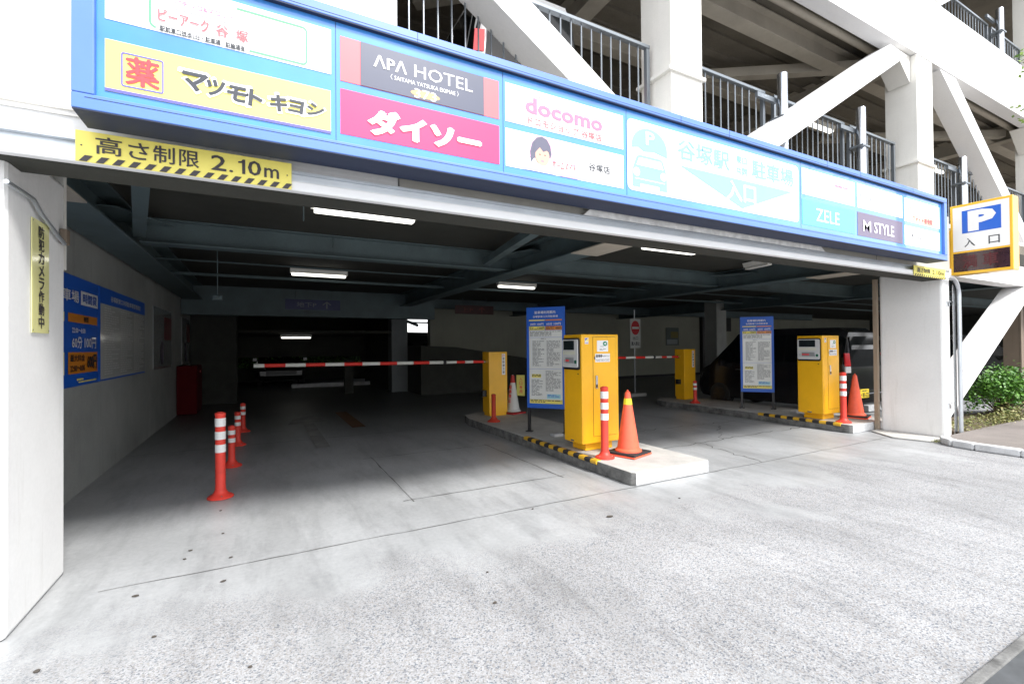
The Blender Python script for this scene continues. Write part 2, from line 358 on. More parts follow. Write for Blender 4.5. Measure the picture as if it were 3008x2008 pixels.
# ================================================================== SETTING
# ground sheets
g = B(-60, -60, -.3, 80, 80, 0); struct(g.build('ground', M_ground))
mb = MB()
def strip(x0, y0, x1, y1, w=.012, z=.004, wob=.006, n=14):
    a = Vector((x0, y0, z)); b = Vector((x1, y1, z)); d = (b-a); s = Vector((-d.y, d.x, 0)).normalized(); pr = None
    for i in range(n+1):
        p = a+d*i/n+s*random.uniform(-wob, wob); q = w*random.uniform(.4, 1.3)/2
        if pr: mb.face([pr[0], pr[1], p+s*q, p-s*q][::-1])
        pr = (p-s*q, p+s*q)
strip(-.9, 3.80, 8.75, 3.80, .010, n=60, wob=.008)
strip(1.30, 4.50, 1.32, 6.62, .014); strip(1.22, 4.57, 3.10, 4.55, .012); strip(3.04, 4.48, 3.02, 6.6, .012); strip(1.2, 6.55, 3.15, 6.52, .012)
strip(4.70, 5.0, 8.6, 5.05, .02, wob=.05, n=30); strip(4.7, 6.3, 8.6, 6.1, .014, wob=.06, n=30); strip(6.4, 5.02, 7.5, 5.9, .014, wob=.06); strip(5.6, 3.8, 5.9, 5.0, .014, wob=.05)
strip(-1.7, 8.4, 3.4, 8.4, .016, n=30); strip(4.7, 8.4, 8.6, 8.4, .016, n=30)
struct(mb.build('ground_joints', M_joint)); mb = MB()
# faded floor arrow and orange mark
mb.face([(.72, 7.6, .008), (.92, 7.6, .008), (.92, 10.2, .008), (.72, 10.2, .008)]); mb.face([(.45, 10.2, .008), (1.2, 10.2, .008), (.82, 12.2, .008)])
struct(mb.build('floor_arrow_marking', M_paint_arrow)); mb = MB()
mb.face([(1.5, 9.2, .008), (1.75, 9.2, .008), (1.75, 11.6, .008), (1.5, 11.6, .008)]); struct(mb.build('floor_orange_marking', M_paint_or))
# loose dead leaves / spots on the apron
for i, (x, y) in enumerate([(-.22, 3.57), (-.28, 4.49), (-.47, 4.23), (-.49, 4.08), (-.5, 3.06), (-.68, 3.62), (2.69, 3.25), (1.32, 2.85), (1.2, 2.49), (-.34, 5.13), (-.93, 3.0), (-.05, 2.55), (2.2, 3.75), (-.2, 3.95), (3.6, 3.3)]):
    r = .007+.008*random.random(); n = 7; a0 = random.random()*6
    if i == 6: r = .024
    m_ = MB(); m_.prism([(x+r*math.cos(a0+6.28*k/n)*random.uniform(.7, 1.5), y+r*math.sin(a0+6.28*k/n)*random.uniform(.6, 1.1), .004) for k in range(n)], (0, 0, .004))
    where = ('beside the left pillar', 'in front of the left posts')[0] if y < 4 and x < -.6 else None
    o = m_.build('fallen_leaf', M_litter)
    tag(o, 'small dark dead leaf lying flat on the pale driveway concrete', 'leaf', 'dead leaves scattered on the driveway')
# road gutter at the bottom right
mb = MB(); mb.box(1.2, .30, 0.004, 9, .86, .012); struct(mb.build('road_gutter', mat('wet gutter', (.07, .075, .08), .6, var=.4, vscale=6, grime=.5, gcol=(.3, .3, .3))))
gr = empty('kerb_row', (0, 0, 0), 'low grey roadside kerb blocks along the gutter in the corner', 'kerb'); gr['kind'] = 'structure'
del gr['category']
kb = MB().box(0, 0, 0, .96, .045, .012)
k0 = kb.build('kerb_block', M_kerbside, gr, bevel=.006, loc=(1.6, .86, .006))
for i in range(1, 7): c = k0.copy(); COL.objects.link(c); c.location = (1.6+i*.975, .86, .006)
# sidewalk on the right with rounded white kerb
mb = MB(); edge = [(8.86, -8), (8.86, 2.3), (8.86, 2.9), (8.93, 3.08), (9.10, 3.16)]
poly = [(x, y, .02) for x, y in edge]+[(9.3, 3.2, .02), (60, 3.2, .02), (60, -8, .02)]
mb.prism([(x, y, 0.002) for x, y, z in poly], (0, 0, .088)); struct(mb.build('sidewalk', M_paving))
mb = MB(); ks = [(8.78, -8), (8.78, -4), (8.78, 0), (8.78, 2.3), (8.79, 2.75), (8.84, 3.0), (8.95, 3.13), (9.12, 3.20)]
for a, b in zip(ks, ks[1:]): mb.bar((*a, .05), (*b, .05), .13, .10)
struct(mb.build('sidewalk_kerb', M_kerbwhite, bevel=.02))
mb = MB(); mb.prism([(8.9, 3.28, .004), (9.35, 3.28, .004), (9.35, 4.2, .004), (9.15, 4.2, .004), (8.8, 3.75, .004)], (0, 0, .02)); struct(mb.build('pillar_apron', M_kerb, bevel=.01))
mb = MB(); mb.box(9.9, 3.2, .004, 16, 4.0, .07); struct(mb.build('planting_bed_soil', M_soil))
# traffic islands
def island(x0, x1, y0, y1, label_side):
    e = bpy.data.objects.new('traffic_island', None); COL.objects.link(e); e['kind'] = 'structure'; tag(e, label_side)
    m_ = MB(); poly = [(x0+.03, y0+.03), (x0+.10, y0), (x1-.06, y0), (x1, y0+.06), (x1, y1), (x0+.2, y1+.35), (x0, y1)]
    poly = [(x0+.02, y0+.05), (x0+.06, y0+.01), (x1-.03, y0), (x1, y0+.04), (x1, y1), (x0+.5, y1+.4), (x0+.1, y1+.1), (x0+.01, y1-.3)]
    m_.prism([(x, y, .0) for x, y in poly], (0, 0, .145)); m_.m = [0]*len(m_.m)
    o = m_.build('island_body', [M_kerb, M_kerbwhite, M_kerbside], e, bevel=.014); me = o.data
    for p in me.polygons:
        nrm = p.normal
        if nrm.y < -.8: p.material_index = 1
        elif nrm.x < -.5: p.material_index = 2
    # chipped dark end of the front left corner
    return e
I1 = island(3.46, 4.66, 3.80, 8.6, 'long raised concrete island between the two entry lanes'); I2 = island(8.64, 10.0, 4.24, 8.6, 'raised concrete island left of the right pillar')
# kerb edge guards, yellow and black in turn
for isl, x, ya, n in ((I1, 3.47, 4.42, 15), (I2, 8.65, 4.42, 13)):
    L_ = .115
    for i in range(n):
        y = ya+i*L_; nm = 'yellow_edge_guard' if i % 2 == 0 else 'black_edge_guard'
        m_ = MB(); dx = .01*(y-ya)/2
        m_.prism([(x-.010, y, .112), (x-.012, y, .138), (x+.003, y, .155), (x+.062, y, .155), (x+.062, y, .14), (x+.01, y, .10)], (0, L_-.004, 0))
        m_.build(nm, P_warnstripe if False else (mat('guard yellow', (.72, .42, .03), .5, grime=.6, gcol=(.2, .15, .04), var=.1) if i % 2 == 0 else M_rubber), isl)

# ================================================================== THE BUILDING
GB = empty('parking_garage', (0, 0, 0), 'white steel framed multi-storey parking building with dark ground floor entry', 'building')
def part(name, mb_, m, **k): return mb_.build(name, m, GB, **k)
# ground-floor pillars
part('pillar', B(-2.6, 3.38, 0, -1.17, 4.22, 2.62), M_pillar, bevel=.03)
part('pillar', B(9.40, 3.30, 0, 9.655, 4.16, 2.66), M_pillar, bevel=.035)
part('pillar_trim', B(9.34, 4.17, 0, 9.40, 4.23, 2.6), mat('rusty trim', (.30, .24, .18), .7, streak=.7, gcol=(.15, .08, .04)))
mb = MB()
for p in ((3.45, 2.15), (3.45, .55)): mb.bar((9.50, 3.285, p[1]), (9.62, 3.285, p[1]), .02, .012); mb.box(9.50, 3.262, p[1]-.08, 9.53, 3.298, p[1]-.02)
part('pillar_bracket', mb, M_steel)
# conduit elbow and haunch at the head of the left pillar
part('conduit', MB().tube([(-1.14, 3.30, 2.36), (-1.14, 3.62, 2.36), (-1.14, 3.74, 2.30), (-1.14, 4.02, 2.22), (-1.14, 4.10, 2.20)], .012, 8), M_alu, smooth=True)
part('pillar_haunch', MB().prism([(-1.55, 4.23, 2.7), (-1.18, 4.23, 2.7), (-1.18, 4.23, 2.05), (-1.30, 4.23, 2.02)], (0, .05, 0)), M_cream)
part('junction_box', B(-1.165, 4.10, 2.20, -1.13, 4.17, 2.30), M_brown, bevel=.006)
# facade cladding band, left wall, edge beams
part('left_wall_panel', B(-9, 3.30, 2.61, .855, 3.56, 9.5), M_white)
for z in (2.745, 2.775): part('wall_ridge', B(-9, 3.285, z, -.80, 3.299, z+.010), M_cream)
part('fascia_panel', B(.86, 3.30, 2.61, 9.66, 3.56, 3.50), mat('fascia paint', (.46, .445, .40), .6, var=.1, streak=.3, gcol=(.3, .26, .2)))
for x in (.86, 3.0, 5.2, 7.4): part('fascia_joint', B(x, 3.296, 2.62, x+.006, 3.299, 3.4), M_joint)
part('edge_beam', B(9.70, 3.58, 2.66, 40, 3.86, 3.55), M_white)
part('edge_beam', B(-9, 3.575, 6.20, 60, 3.80, 7.27), M_white)
part('edge_beam', B(-9, 3.575, 9.9, 60, 3.80, 10.9), M_white)
# header channel over the entry: bottom tube, web, top lip, arch on the right
part('header_tube', B(-9, 3.225, 2.488, 9.40, 3.29, 2.553), mat('header paint', (.86, .87, .88), .4, var=.05), bevel=.012)
part('header_web', B(-9, 3.268, 2.555, 9.42, 3.296, 2.612), M_alu)
part('header_lip', B(-9, 3.232, 2.604, 9.45, 3.266, 2.616), M_alu)
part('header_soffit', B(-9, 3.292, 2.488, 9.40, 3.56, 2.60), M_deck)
arc = [(9.40, 2.52)]+[(9.53+.27*math.sin(R(a)), 2.25+.27*math.cos(R(a))) for a in range(0, 91, 10)]+[(9.80, 0.08)]
part('entry_arch_tube', MB().tube([(x, 3.24, z) for x, z in arc], .028, 10), M_alu, smooth=True)
part('header_plate_strip', MB().prism([(2.43, 3.236, 2.618), (2.50, 3.236, 2.676), (5.98, 3.236, 2.676), (6.06, 3.236, 2.618)], (0, .012, 0)), mat('shiny film', (.88, .88, .87), .2, var=.25, vscale=9, coat=.6))
part('acrylic_panel', MB().prism([(x, 3.27, z) for x, z in [(9.665, .03), (9.665, 2.42)]+[(9.53+.235*math.sin(R(a)), 2.25+.235*math.cos(R(a))) for a in range(40, 91, 10)]+[(9.765, .03)]], (0, .006, 0)), M_acrylic)
# fluor / ceiling of ground floor and upper floor slabs
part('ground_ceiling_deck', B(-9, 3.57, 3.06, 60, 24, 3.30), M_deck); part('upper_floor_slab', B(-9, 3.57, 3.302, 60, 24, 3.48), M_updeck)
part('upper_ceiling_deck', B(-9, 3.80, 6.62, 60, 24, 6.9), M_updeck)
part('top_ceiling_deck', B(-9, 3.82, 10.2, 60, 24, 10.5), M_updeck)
mb = MB(); y = 4.3
while y < 15: mb.box(-1.7, y, 3.035, 22, y+.10, 3.059); y += .32

mb = MB(); y = 4.1
while y < 14: mb.box(-2, y, 6.575, 34, y+.14, 6.619); y += .34
o = part('upper_ceiling_ribs', mb, M_updeck); o['kind'] = 'stuff'
# steel beams, ground floor
for x in (-1.45, 3.72, 8.85, 14.3): part('ceiling_beam', MB().hbeam((x, 3.6, 2.70), (x, 20, 2.70), .355, .40 if x < 0 else .34), M_beam)
for y, h, w in ((6.95, .30, .20), (14.6, .3, .2)): part('cross_beam', MB().hbeam((-1.25, y, 2.755), (26, y, 2.755), h, w), M_beam)

for x in (-1.45, 3.72, 8.85):
    part('splice_plate', B(x-.21, 4.2, 2.685, x+.21, 4.95, 2.699), M_upbeam)
    part('gusset_plate', MB().prism([(x-.55, 6.7, 2.93), (x+.55, 6.7, 2.93), (x+.18, 6.0, 2.93), (x-.18, 6.0, 2.93)], (0, 0, .012)), M_beam)
    part('gusset_plate', MB().prism([(x-.8, 3.7, 2.93), (x+.8, 3.7, 2.93), (x+.18, 4.6, 2.93), (x-.18, 4.6, 2.93)], (0, 0, .012)), M_beam)
for a, b in (((3.55, 4.0, 2.90), (-1.2, 6.8, 2.90)), ((-1.3, 4.0, 2.90), (3.55, 6.8, 2.90)), ((3.9, 4.0, 2.90), (8.7, 6.8, 2.90)), ((8.7, 4.0, 2.90), (3.9, 6.8, 2.90))):
    pass
for x0, x1 in ((-1.25, -.7), (3.2, 2.7)): part('diagonal_brace', MB().bar((x0, 6.85, 2.86), (x1, 3.9, 2.86), .12, .10), M_beam)
# pipes under the ceiling
for y, z, r in ((9.0, 2.92, .014), (10.3, 2.88, .03)): part('ceiling_pipe', MB().tube([(-1.6, y, z), (25, y, z)], r, 8), M_beam, smooth=True)
for x, y, z in ((.36, 4.9, 2.72), (.88, 6.9, 2.9)): part('hanger_rod', MB().tube([(x, y, 3.03), (x, y, z)], .006, 6), M_beam)
# walls inside
part('inner_wall', B(-2.5, 4.23, 0, -1.70, 24, 3.05), M_wall)
part('inner_column', B(-1.69, 15.2, 0, -.62, 16.0, 3.05), M_dark)
part('inner_column', B(3.88, 15.9, 0, 4.42, 16.4, 3.05), mat('blue grey column', (.20, .22, .23), .8, var=.1))
part('inner_column', B(2.45, 16.4, 0, 2.72, 16.7, 1.1), M_dark)
part('drop_beam', B(-1.69, 13.55, 2.34, 4.6, 13.9, 3.05), M_beam)
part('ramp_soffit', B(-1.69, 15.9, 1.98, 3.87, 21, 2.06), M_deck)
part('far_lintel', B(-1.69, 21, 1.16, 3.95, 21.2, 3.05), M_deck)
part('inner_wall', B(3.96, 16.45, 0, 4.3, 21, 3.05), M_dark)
part('inner_wall', B(5.42, 16.5, 0, 17.4, 16.8, 3.05), mat('green tinted wall', (.34, .35, .29), .85, var=.12, streak=.25, gcol=(.12, .12, .1), vscale=.8))
part('inner_wall', B(17.4, 16.5, 0, 36, 16.8, 3.05), mat('green tinted wall', (.34, .35, .29), .85))
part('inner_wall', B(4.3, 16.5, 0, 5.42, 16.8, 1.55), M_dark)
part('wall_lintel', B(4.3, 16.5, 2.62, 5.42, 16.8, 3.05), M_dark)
part('ramp', MB().prism([(4.43, 14.4, 0), (10.5, 14.4, 0), (10.5, 14.4, .75), (8.2, 14.4, 1.1), (5.6, 14.4, 1.5), (4.43, 14.4, 1.55)], (0, 2.08, 0)), M_dark)
part('window_bar', B(4.3, 16.82, 2.38, 5.6, 16.88, 2.44), M_beam); part('window_bar', MB().bar((4.3, 16.9, 2.6), (5.1, 16.9, 2.3), .08, .10), M_beam)
part('door', B(19.9, 16.44, 2.2, 21.9, 16.49, 2.95), M_black)
part('inner_column', B(13.9, 11.0, 0, 14.4, 11.5, 3.05), M_wall)
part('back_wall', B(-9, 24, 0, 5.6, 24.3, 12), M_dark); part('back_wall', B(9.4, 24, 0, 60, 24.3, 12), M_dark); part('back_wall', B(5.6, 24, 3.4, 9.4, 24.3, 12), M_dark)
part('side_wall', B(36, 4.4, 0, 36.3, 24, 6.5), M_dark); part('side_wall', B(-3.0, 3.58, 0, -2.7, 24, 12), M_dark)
# ------------------------------------------------ upper storey frame
def col3(x, z0, z1, w=.52, d=.44):
    m_ = MB(); m_.box(x, 3.58, z0, x+w, 3.58+d, z1); return m_
for x in (3.86, 9.39, 15.26, 21.1):
    w = .48 if x < 4 else .56
    part('pillar', col3(x, 3.49, 6.19, w), M_cream, bevel=.004); part('pillar', col3(x, 7.28, 9.89, w), M_cream, bevel=.004)
    part('pillar_collar', B(x-.05, 3.55, 4.42, x+w+.03, 4.06, 4.46), M_cream, bevel=.006)
    part('pillar_capital', MB().prism([(x-.55, 3.66, 6.19), (x-.02, 3.66, 5.75), (x-.02, 3.66, 6.19)], (0, .3, 0)), M_cream)
def brace(a0, a1, b1, b0, y0=3.58, d=.3):
    """a: lower-left edge end points, b: upper edge end points, as (x,z)"""
    return MB().prism([(a0[0], y0, a0[1]), (a1[0], y0, a1[1]), (b1[0], y0, b1[1]), (b0[0], y0, b0[1])], (0, d, 0))
br = part('brace', brace((.93, 4.98), (3.72, 3.24), (4.26, 3.24), (.93, 5.325)), M_white)
br2 = part('brace', brace((4.50, 3.215), (9.08, 6.07), (8.56, 6.10), (4.30, 3.41)), M_white)
part('brace', brace((10.25, 6.17), (14.6, 3.20), (15.1, 3.20), (10.85, 6.17)), M_white)
part('brace', brace((9.95, -.05), (14.6, 2.66), (14.0, 2.66), (9.95, .36), d=.34), M_white)
part('brace', brace((8.2, 5.4), (9.0, 6.1), (8.1, 6.1), (7.6, 5.7), d=.25), M_white) if False else None
part('brace', brace((10.30, 7.28), (14.9, 9.95), (14.2, 9.95), (9.95, 7.60)), M_white)
# beige beams of the upper ceiling, slanting haunch under the pillar head
for y, w, h in ((4.5, .22, .34), (5.9, .2, .3), (8.2, .2, .3), (11, .2, .3)): part('upper_beam', MB().hbeam((.9, y, 6.24), (34, y, 6.24), h, w), M_upbeam)
for x in (1.3, 4.1, 9.65, 15.5, 21.3): part('upper_beam', MB().hbeam((x, 3.82, 6.22), (x, 20, 6.22), .38, .26), M_upbeam)
part('upper_pipe', MB().tube([(1, 4.02, 6.36), (30, 4.02, 6.36)], .06, 10), M_upbeam, smooth=True)
part('upper_brace', MB().bar((1.9, 6.35, 6.32), (4.0, 4.6, 6.32), .16, .16), M_upbeam)
part('upper_brace', MB().bar((6.2, 6.3, 6.32), (9.4, 4.2, 6.32), .16, .16), M_upbeam)
part('upper_brace', MB().bar((11.6, 6.3, 6.32), (15.2, 4.2, 6.32), .16, .16), M_upbeam)
part('upper_back_wall', B(-2, 16, 3.49, 34, 16.2, 6.6), M_dark)

# ================================================================== railings
BARM = MB().tube([(0, 0, 0), (0, 0, 1.27)], .0085, 6).build('rail_bar', M_rail); bar_mesh = BARM.data; bpy.data.objects.remove(BARM)
def railing(x0, x1, z, y, label, zt=1.31, posts=True):
    e = empty('railing', (x0, y, z), label, 'railing', 'grey steel bar railings along the upper floors'); w = x1-x0
    MB().box(0, -.03, zt-.035, w, .03, zt).build('top_rail', M_rail, e, bevel=.004)
    MB().box(.03, -.018, .09, w-.03, .018, .115).build('bottom_rail', M_rail, e)
    for q in (0, w-.045): MB().box(q, -.022, 0, q+.045, .022, zt-.037).build('end_post', M_rail, e)
    n = int(round((w-.05)/.13)); st = (w-.045)/n
    for i in range(1, n):
        b = bpy.data.objects.new('rail_bar', bar_mesh); COL.objects.link(b); b.parent = e; b.location = (.022+i*st, 0, 0)
for x0, x1, z, lab in ((.95, 3.80, 3.50, 'grey bar railing between the white wall and first white column'),
                     (4.42, 5.83, 3.50, 'grey bar railing just right of the first white column'),
                     (6.02, 7.72, 3.50, 'grey bar railing seen behind the rising white brace'),
                     (7.86, 9.25, 3.50, 'grey bar railing just left of the second white column'),
                     (10.06, 11.55, 3.50, 'grey bar railing right of the second white column'),
                     (11.72, 13.2, 3.50, 'grey bar railing behind the falling brace above the yellow sign'),
                     (13.35, 15.1, 3.50, 'far bar railing behind the parking sign'),
                     (11.0, 13.19, 7.28, 'bar railing of the top floor at the upper right corner'),
                     (13.35, 15.0, 7.28, 'top floor bar railing beside the right edge column')):
    if z > 7: railing(x0, x1, 6.72, 3.85, lab)
    else: railing(x0, x1, z, 3.85, lab)
def rpost(x, z, h, label):
    e = empty('round_post', (x, 3.70, z), label, 'post', 'round steel posts in front of the railings')
    MB().lathe([(.062, 0), (.062, h-.01), (.055, h)], 18).build('post_tube', M_steel, e, smooth=True)
    MB().box(-.10, -.07, .92, .10, .12, .945).build('bracket', M_rail, e)
    MB().box(-.42, .06, 1.16, -.02, .10, 1.22).build('bracket_arm', M_rail, e)
rpost(6.0, 3.5, 1.52, 'round steel post nearest the first white column'); rpost(7.92, 3.5, 1.52, 'round steel post left of the second white column')
rpost(11.45, 3.5, 1.42, 'round steel post behind the yellow parking sign'); rpost(13.35, 6.9, 1.42, 'round steel post on the top floor at right edge')

# ================================================================== lamps
def lamp(x, y, z, L, label, lit=True, rz=0):
    e = empty('ceiling_lamp', (x, y, z), label, 'lamp', 'fluorescent lamps under the garage ceiling', rz)
    MB().prism([(0, -.08, .11), (0, -.05, .03), (0, .05, .03), (0, .08, .11)], (L, 0, 0)).build('housing', M_lampbody, e)
    MB().box(.03, -.05, -.012, L-.03, .05, .028).build('tube', M_lamp if lit else M_lampbody, e, bevel=.01)
    for q in (.2, L-.2): MB().tube([(q, 0, .11), (q, 0, max(.13, 3.03-z) if z > 2.5 and z < 3 else .2)], .006, 6).build('hanger', M_beam, e)
lamp(.45, 5.16, 2.90, 1.09, 'nearest lit lamp above the left entry lane'); lamp(.48, 9.79, 2.90, 1.03, 'lit lamp deeper in above the left barrier arm')
lamp(4.87, 9.82, 2.90, 1.02, 'lit lamp deeper in above the first blue notice board'); lamp(4.82, 5.05, 2.90, 1.09, 'nearest lit lamp above the second entry lane')
lamp(.54, 17, 1.84, .94, 'small lit lamp far back low over the down ramp'); lamp(8.03, 5.2, 2.93, .6, 'unlit lamp near the right pillar under the dark ceiling', False, R(78))
lamp(10.1, 5.72, 6.12, .95, 'lit lamp on the upper floor ceiling behind the bars'); lamp(15.5, 5.72, 6.12, .95, 'lit lamp on the upper floor right of the second white column')
for o in (): pass
e = empty('hanging_sensor', (-.56, 8, 2.27), 'small grey sensor box hanging on a thin rod at left', 'sensor'); MB().tube([(0, 0, 0), (0, 0, .78)], .007, 6).build('rod', M_beam, e); B(-.06, -.03, -.06, .06, .03, 0).build('sensor_box', M_beam, e)

# ================================================================== THE LONG BLUE SIGN
Y0 = 3.0
SG = empty('long_blue_sign', (0, 0, 0), 'long blue advertising sign board across the garage entry', 'sign')
X0, X1, Z0, Z1 = -.80, 8.60, 2.665, 3.545
B(X0, Y0+.02, Z0+.004, X1, 3.19, Z1-.004).build('sign_box', M_navy, SG)
def fr(x0, y0, z0, x1, y1, z1): B(x0, y0, z0, x1, y1, z1).build('frame_rail', M_frame, SG, bevel=.004)
fr(X0, Y0-.045, Z0, X1, Y0+.018, Z0+.075); fr(X0, Y0-.045, Z1-.065, X1, Y0+.018, Z1); fr(X0, Y0-.045, Z0+.077, X0+.085, Y0+.018, Z1-.067); fr(X1-.085, Y0-.045, Z0+.077, X1, Y0+.018, Z1-.067)
B(X0+.086, Y0-.012, Z0+.076, X1-.086, Y0+.016, Z1-.066).build('sign_face', M_signblue, SG)
B(X0+.003, Y0-.043, Z0-.006, X1-.003, 3.192, Z0-.001).build('sign_underside_shade', M_navy, SG); B(X0+.086, Y0-.043, Z1-.072, X1-.086, Y0-.0125, Z1-.0665).build('frame_lip_shade', M_navy, SG)  # thin navy sheets painting the shade beneath the sign and its top rail
for x in (.40, 1.535, 2.69, 5.14): B(x, Y0-.0135, Z0+.077, x+.003, Y0-.0125, Z1-.067).build('face_seam', M_navy, SG)
for z in (Z0+.055, Z1-.05): B(X0+.05, Y0-.0462, z, X1-.05, Y0-.0453, z+.003).build('frame_groove', M_navy, SG)
for x in (.9, 3.3, 3.95, 5.6, 6.3, 7.6): B(x, Y0-.0463, Z1-.064, x+.003, Y0-.0454, Z1-.001).build('frame_seam', M_navy, SG)
YP = Y0-.015; YT = YP-.003; YT2 = YP-.005
def panel(x0, x1, z0, z1, m, lab): o = B(x0, YP, z0, x1, YP+.0025, z1).build('advert_panel', m, SG); o['label'] = lab; return o
def T(p, body, x0, x1, z0, z1, m, **k): return text_xz(body, x0, x1, z0, z1, k.pop('y', YT), p, m, **k)
def Q(p, x0, x1, z0, z1, m, name='print_block', y=None): y = YT if y is None else y; return MB().face([(x0, y, z0), (x1, y, z0), (x1, y, z1), (x0, y, z1)]).build(name, m, p)
zu0, zu1, zl0, zl1 = 3.145, 3.405, 2.80, 3.075
# 1 upper left
p = panel(-.68, .375, zu0, zu1+.01, P_white, 'white pachinko advert panel')
ring_frame(-.505, .245, 3.158, 3.385, .03, .010, YT, 'green_outline', P_green, p)
for r in ((-.41, -.115, 3.285, 3.40), (-.475, -.055, 3.12+.035, 3.178)): Q(p, *r, P_white, 'print_ground', YT-.001)
T(p, 'パチンコ&スロット', -.397, -.128, 3.305, 3.335, P_rose, y=YT2, bold=.02); T(p, 'ピーアーク', -.465, -.245, 3.200, 3.265, P_coral, y=YT2, bold=.03)
T(p, '谷', -.212, -.155, 3.200, 3.262, P_coral, y=YT2, bold=.03); T(p, '塚', -.118, -.061, 3.200, 3.262, P_coral, y=YT2, bold=.03)
T(p, '駅前東口徒歩1分・駐車場・駐輪場有', -.459, -.076, 3.148, 3.178, P_ink, y=YT2, bold=.02)
# 2 lower left
p = panel(-.68, .372, zl0-.015, zl1-.03, P_yellow, 'yellow drugstore advert panel'); Q(p, -.68, .372, zl0-.015, zl0+.0, P_indigo)
ring_frame(-.617, -.443, 2.822, 2.995, .012, .007, YT, 'blue_outline', P_indigo, p)
T(p, '薬', -.598, -.462, 2.838, 2.980, P_red, bold=.035)
for body, x0, x1, za, zb in (('マ', -.373, -.262, 2.872, 2.968), ('ツ', -.262, -.180, 2.868, 2.955), ('モ', -.165, -.075, 2.862, 2.945), ('ト', -.060, .005, 2.856, 2.948), ('キ', .045, .128, 2.856, 2.948), ('ヨ', .140, .215, 2.866, 2.938), ('シ', .235, .327, 2.872, 2.945)):
    T(p, body, x0-.012, x1+.012, za-.013, zb+.013, P_white, y=YT, bold=.075, shear=.06); T(p, body, x0, x1, za, zb, P_ink, y=YT2, bold=.062, shear=.12)
# 3 upper hotel
p = panel(.427, 1.503, zu0-.022, zu1-.01, P_coral, 'slate grey hotel advert panel with red ends'); Q(p, .546, 1.385, zu0-.021, zu1-.011, P_hotel, 'slate_ground')
T(p, 'ΛPΛ', .626, .835, 3.262, 3.338, P_white, y=YT2, bold=.025)
T(p, 'HOTEL', .885, 1.298, 3.262, 3.345, P_white, y=YT2, bold=.0)
T(p, '〈 SAITAMA YATSUKA EKIMAE 〉', .73, 1.194, 3.206, 3.242, P_white, y=YT2, bold=.0)
MB().face(disc(.96, 3.160, .10, .024, YT-.0008)).build('gold_badge', P_gold, p); T(p, '373', .885, 1.035, 3.130, 3.190, P_white, y=YT2, bold=.0)
# 4 lower Daiso
p = panel(.427, 1.503, zl0, zl1, P_pink, 'pink shop advert panel with white lettering'); T(p, 'ダイソー', .595, 1.354, 2.835, 2.995, P_white, y=YT2, bold=.10)
# 5 upper docomo
p = panel(1.555, 2.655, zu0-.02, zu1, P_white, 'white phone shop advert panel'); T(p, 'docomo', 1.718, 2.439, 3.222, 3.345, P_rose, bold=.035)
T(p, 'NTT', 1.836, 1.932, 3.343, 3.370, P_coral, bold=.0); T(p, 'ドコモショップ 谷塚店', 1.743, 2.427, 3.142, 3.200, P_coral, bold=.014)
# 6 lower Homemate
p = panel(1.555, 2.655, zl0, zl1, P_white, 'white housing advert panel with portrait'); Q(p, 1.72, 2.19, zl0+.10, zl1-.001, P_palepink, 'pink_ground'); Q(p, 2.02, 2.19, zl0+.001, zl0+.045, P_palepink, 'pink_ground')
h = [(1.765, 2.86), (1.755, 2.94), (1.775, 3.01), (1.815, 3.055), (1.86, 3.07), (1.905, 3.055), (1.935, 3.01), (1.945, 2.95), (1.935, 2.92), (1.79, 2.90)]
MB().face([(x, YT-.0005, z) for x, z in h]).build('portrait_hair', P_hair, p)
MB().face([(x, YT-.001, z) for x, z in [(1.70, 2.802), (1.99, 2.802), (1.93, 2.83), (1.885, 2.86), (1.80, 2.86), (1.76, 2.83)]]).build('portrait_blouse', P_white, p)
MB().face(disc(1.862, 2.925, .062, .075, YT-.0015)).build('portrait_face', P_skin, p)
MB().face([(x, YT-.002, z) for x, z in [(1.785, 2.95), (1.80, 3.02), (1.86, 3.045), (1.92, 3.02), (1.935, 2.95), (1.90, 2.97), (1.87, 2.955), (1.84, 2.985), (1.80, 2.94)]]).build('portrait_fringe', P_hair, p)
for q in (1.84, 1.885): MB().face(disc(q, 2.932, .008, .004, YT-.002, 10)).build('portrait_eye', P_ink, p)
MB().face(disc(1.862, 2.885, .016, .005, YT-.002, 10)).build('portrait_mouth', P_rose, p)
T(p, 'ホームメイト', 1.95, 2.172, 2.852, 2.905, P_red, y=YT2, bold=.015); T(p, '谷塚店', 2.294, 2.511, 2.892, 2.955, P_ink, bold=.012)
for r in ((2.0, 2.12, 2.985, 3.005), (2.03, 2.15, 2.955, 2.97)): Q(p, *r, P_white, 'white_note', YT-.001)
# 7 the parking panel
p = MB().prism(rrect(2.70, 5.10, 2.805, 3.405, .05, YP), (0, .0025, 0)).build('advert_panel', P_white, SG); p['label'] = 'large white parking entrance panel with car pictogram'
MB().face(disc(2.95, 3.19, .205, .165, YT, 20, 0, 180)).build('blue_dome', P_sky, p); T(p, 'P', 2.905, 3.0, 3.215, 3.325, P_white, y=YT2, bold=.03)
MB().face([(2.745, YT, 3.19), (2.745, YT, 3.165), (2.82, YT, 3.18), (2.88, YT, 3.15), (3.0, YT, 3.165), (3.155, YT, 3.14), (3.155, YT, 3.19)][::-1]).build('blue_dome_base', P_sky, p)
MB().face([(x, YT, z) for x, z in [(2.75, 2.97), (2.765, 3.02), (2.80, 3.10), (2.83, 3.115), (3.07, 3.115), (3.10, 3.10), (3.135, 3.02), (3.15, 2.97), (3.15, 2.84), (3.06, 2.84), (3.06, 2.875), (2.84, 2.875), (2.84, 2.84), (2.75, 2.84)]][::-1]).build('car_pictogram', P_sky, p)
MB().face([(x, YT2, z) for x, z in [(2.795, 3.025), (2.825, 3.09), (3.075, 3.09), (3.105, 3.025)]][::-1]).build('pictogram_windscreen', P_white, p)
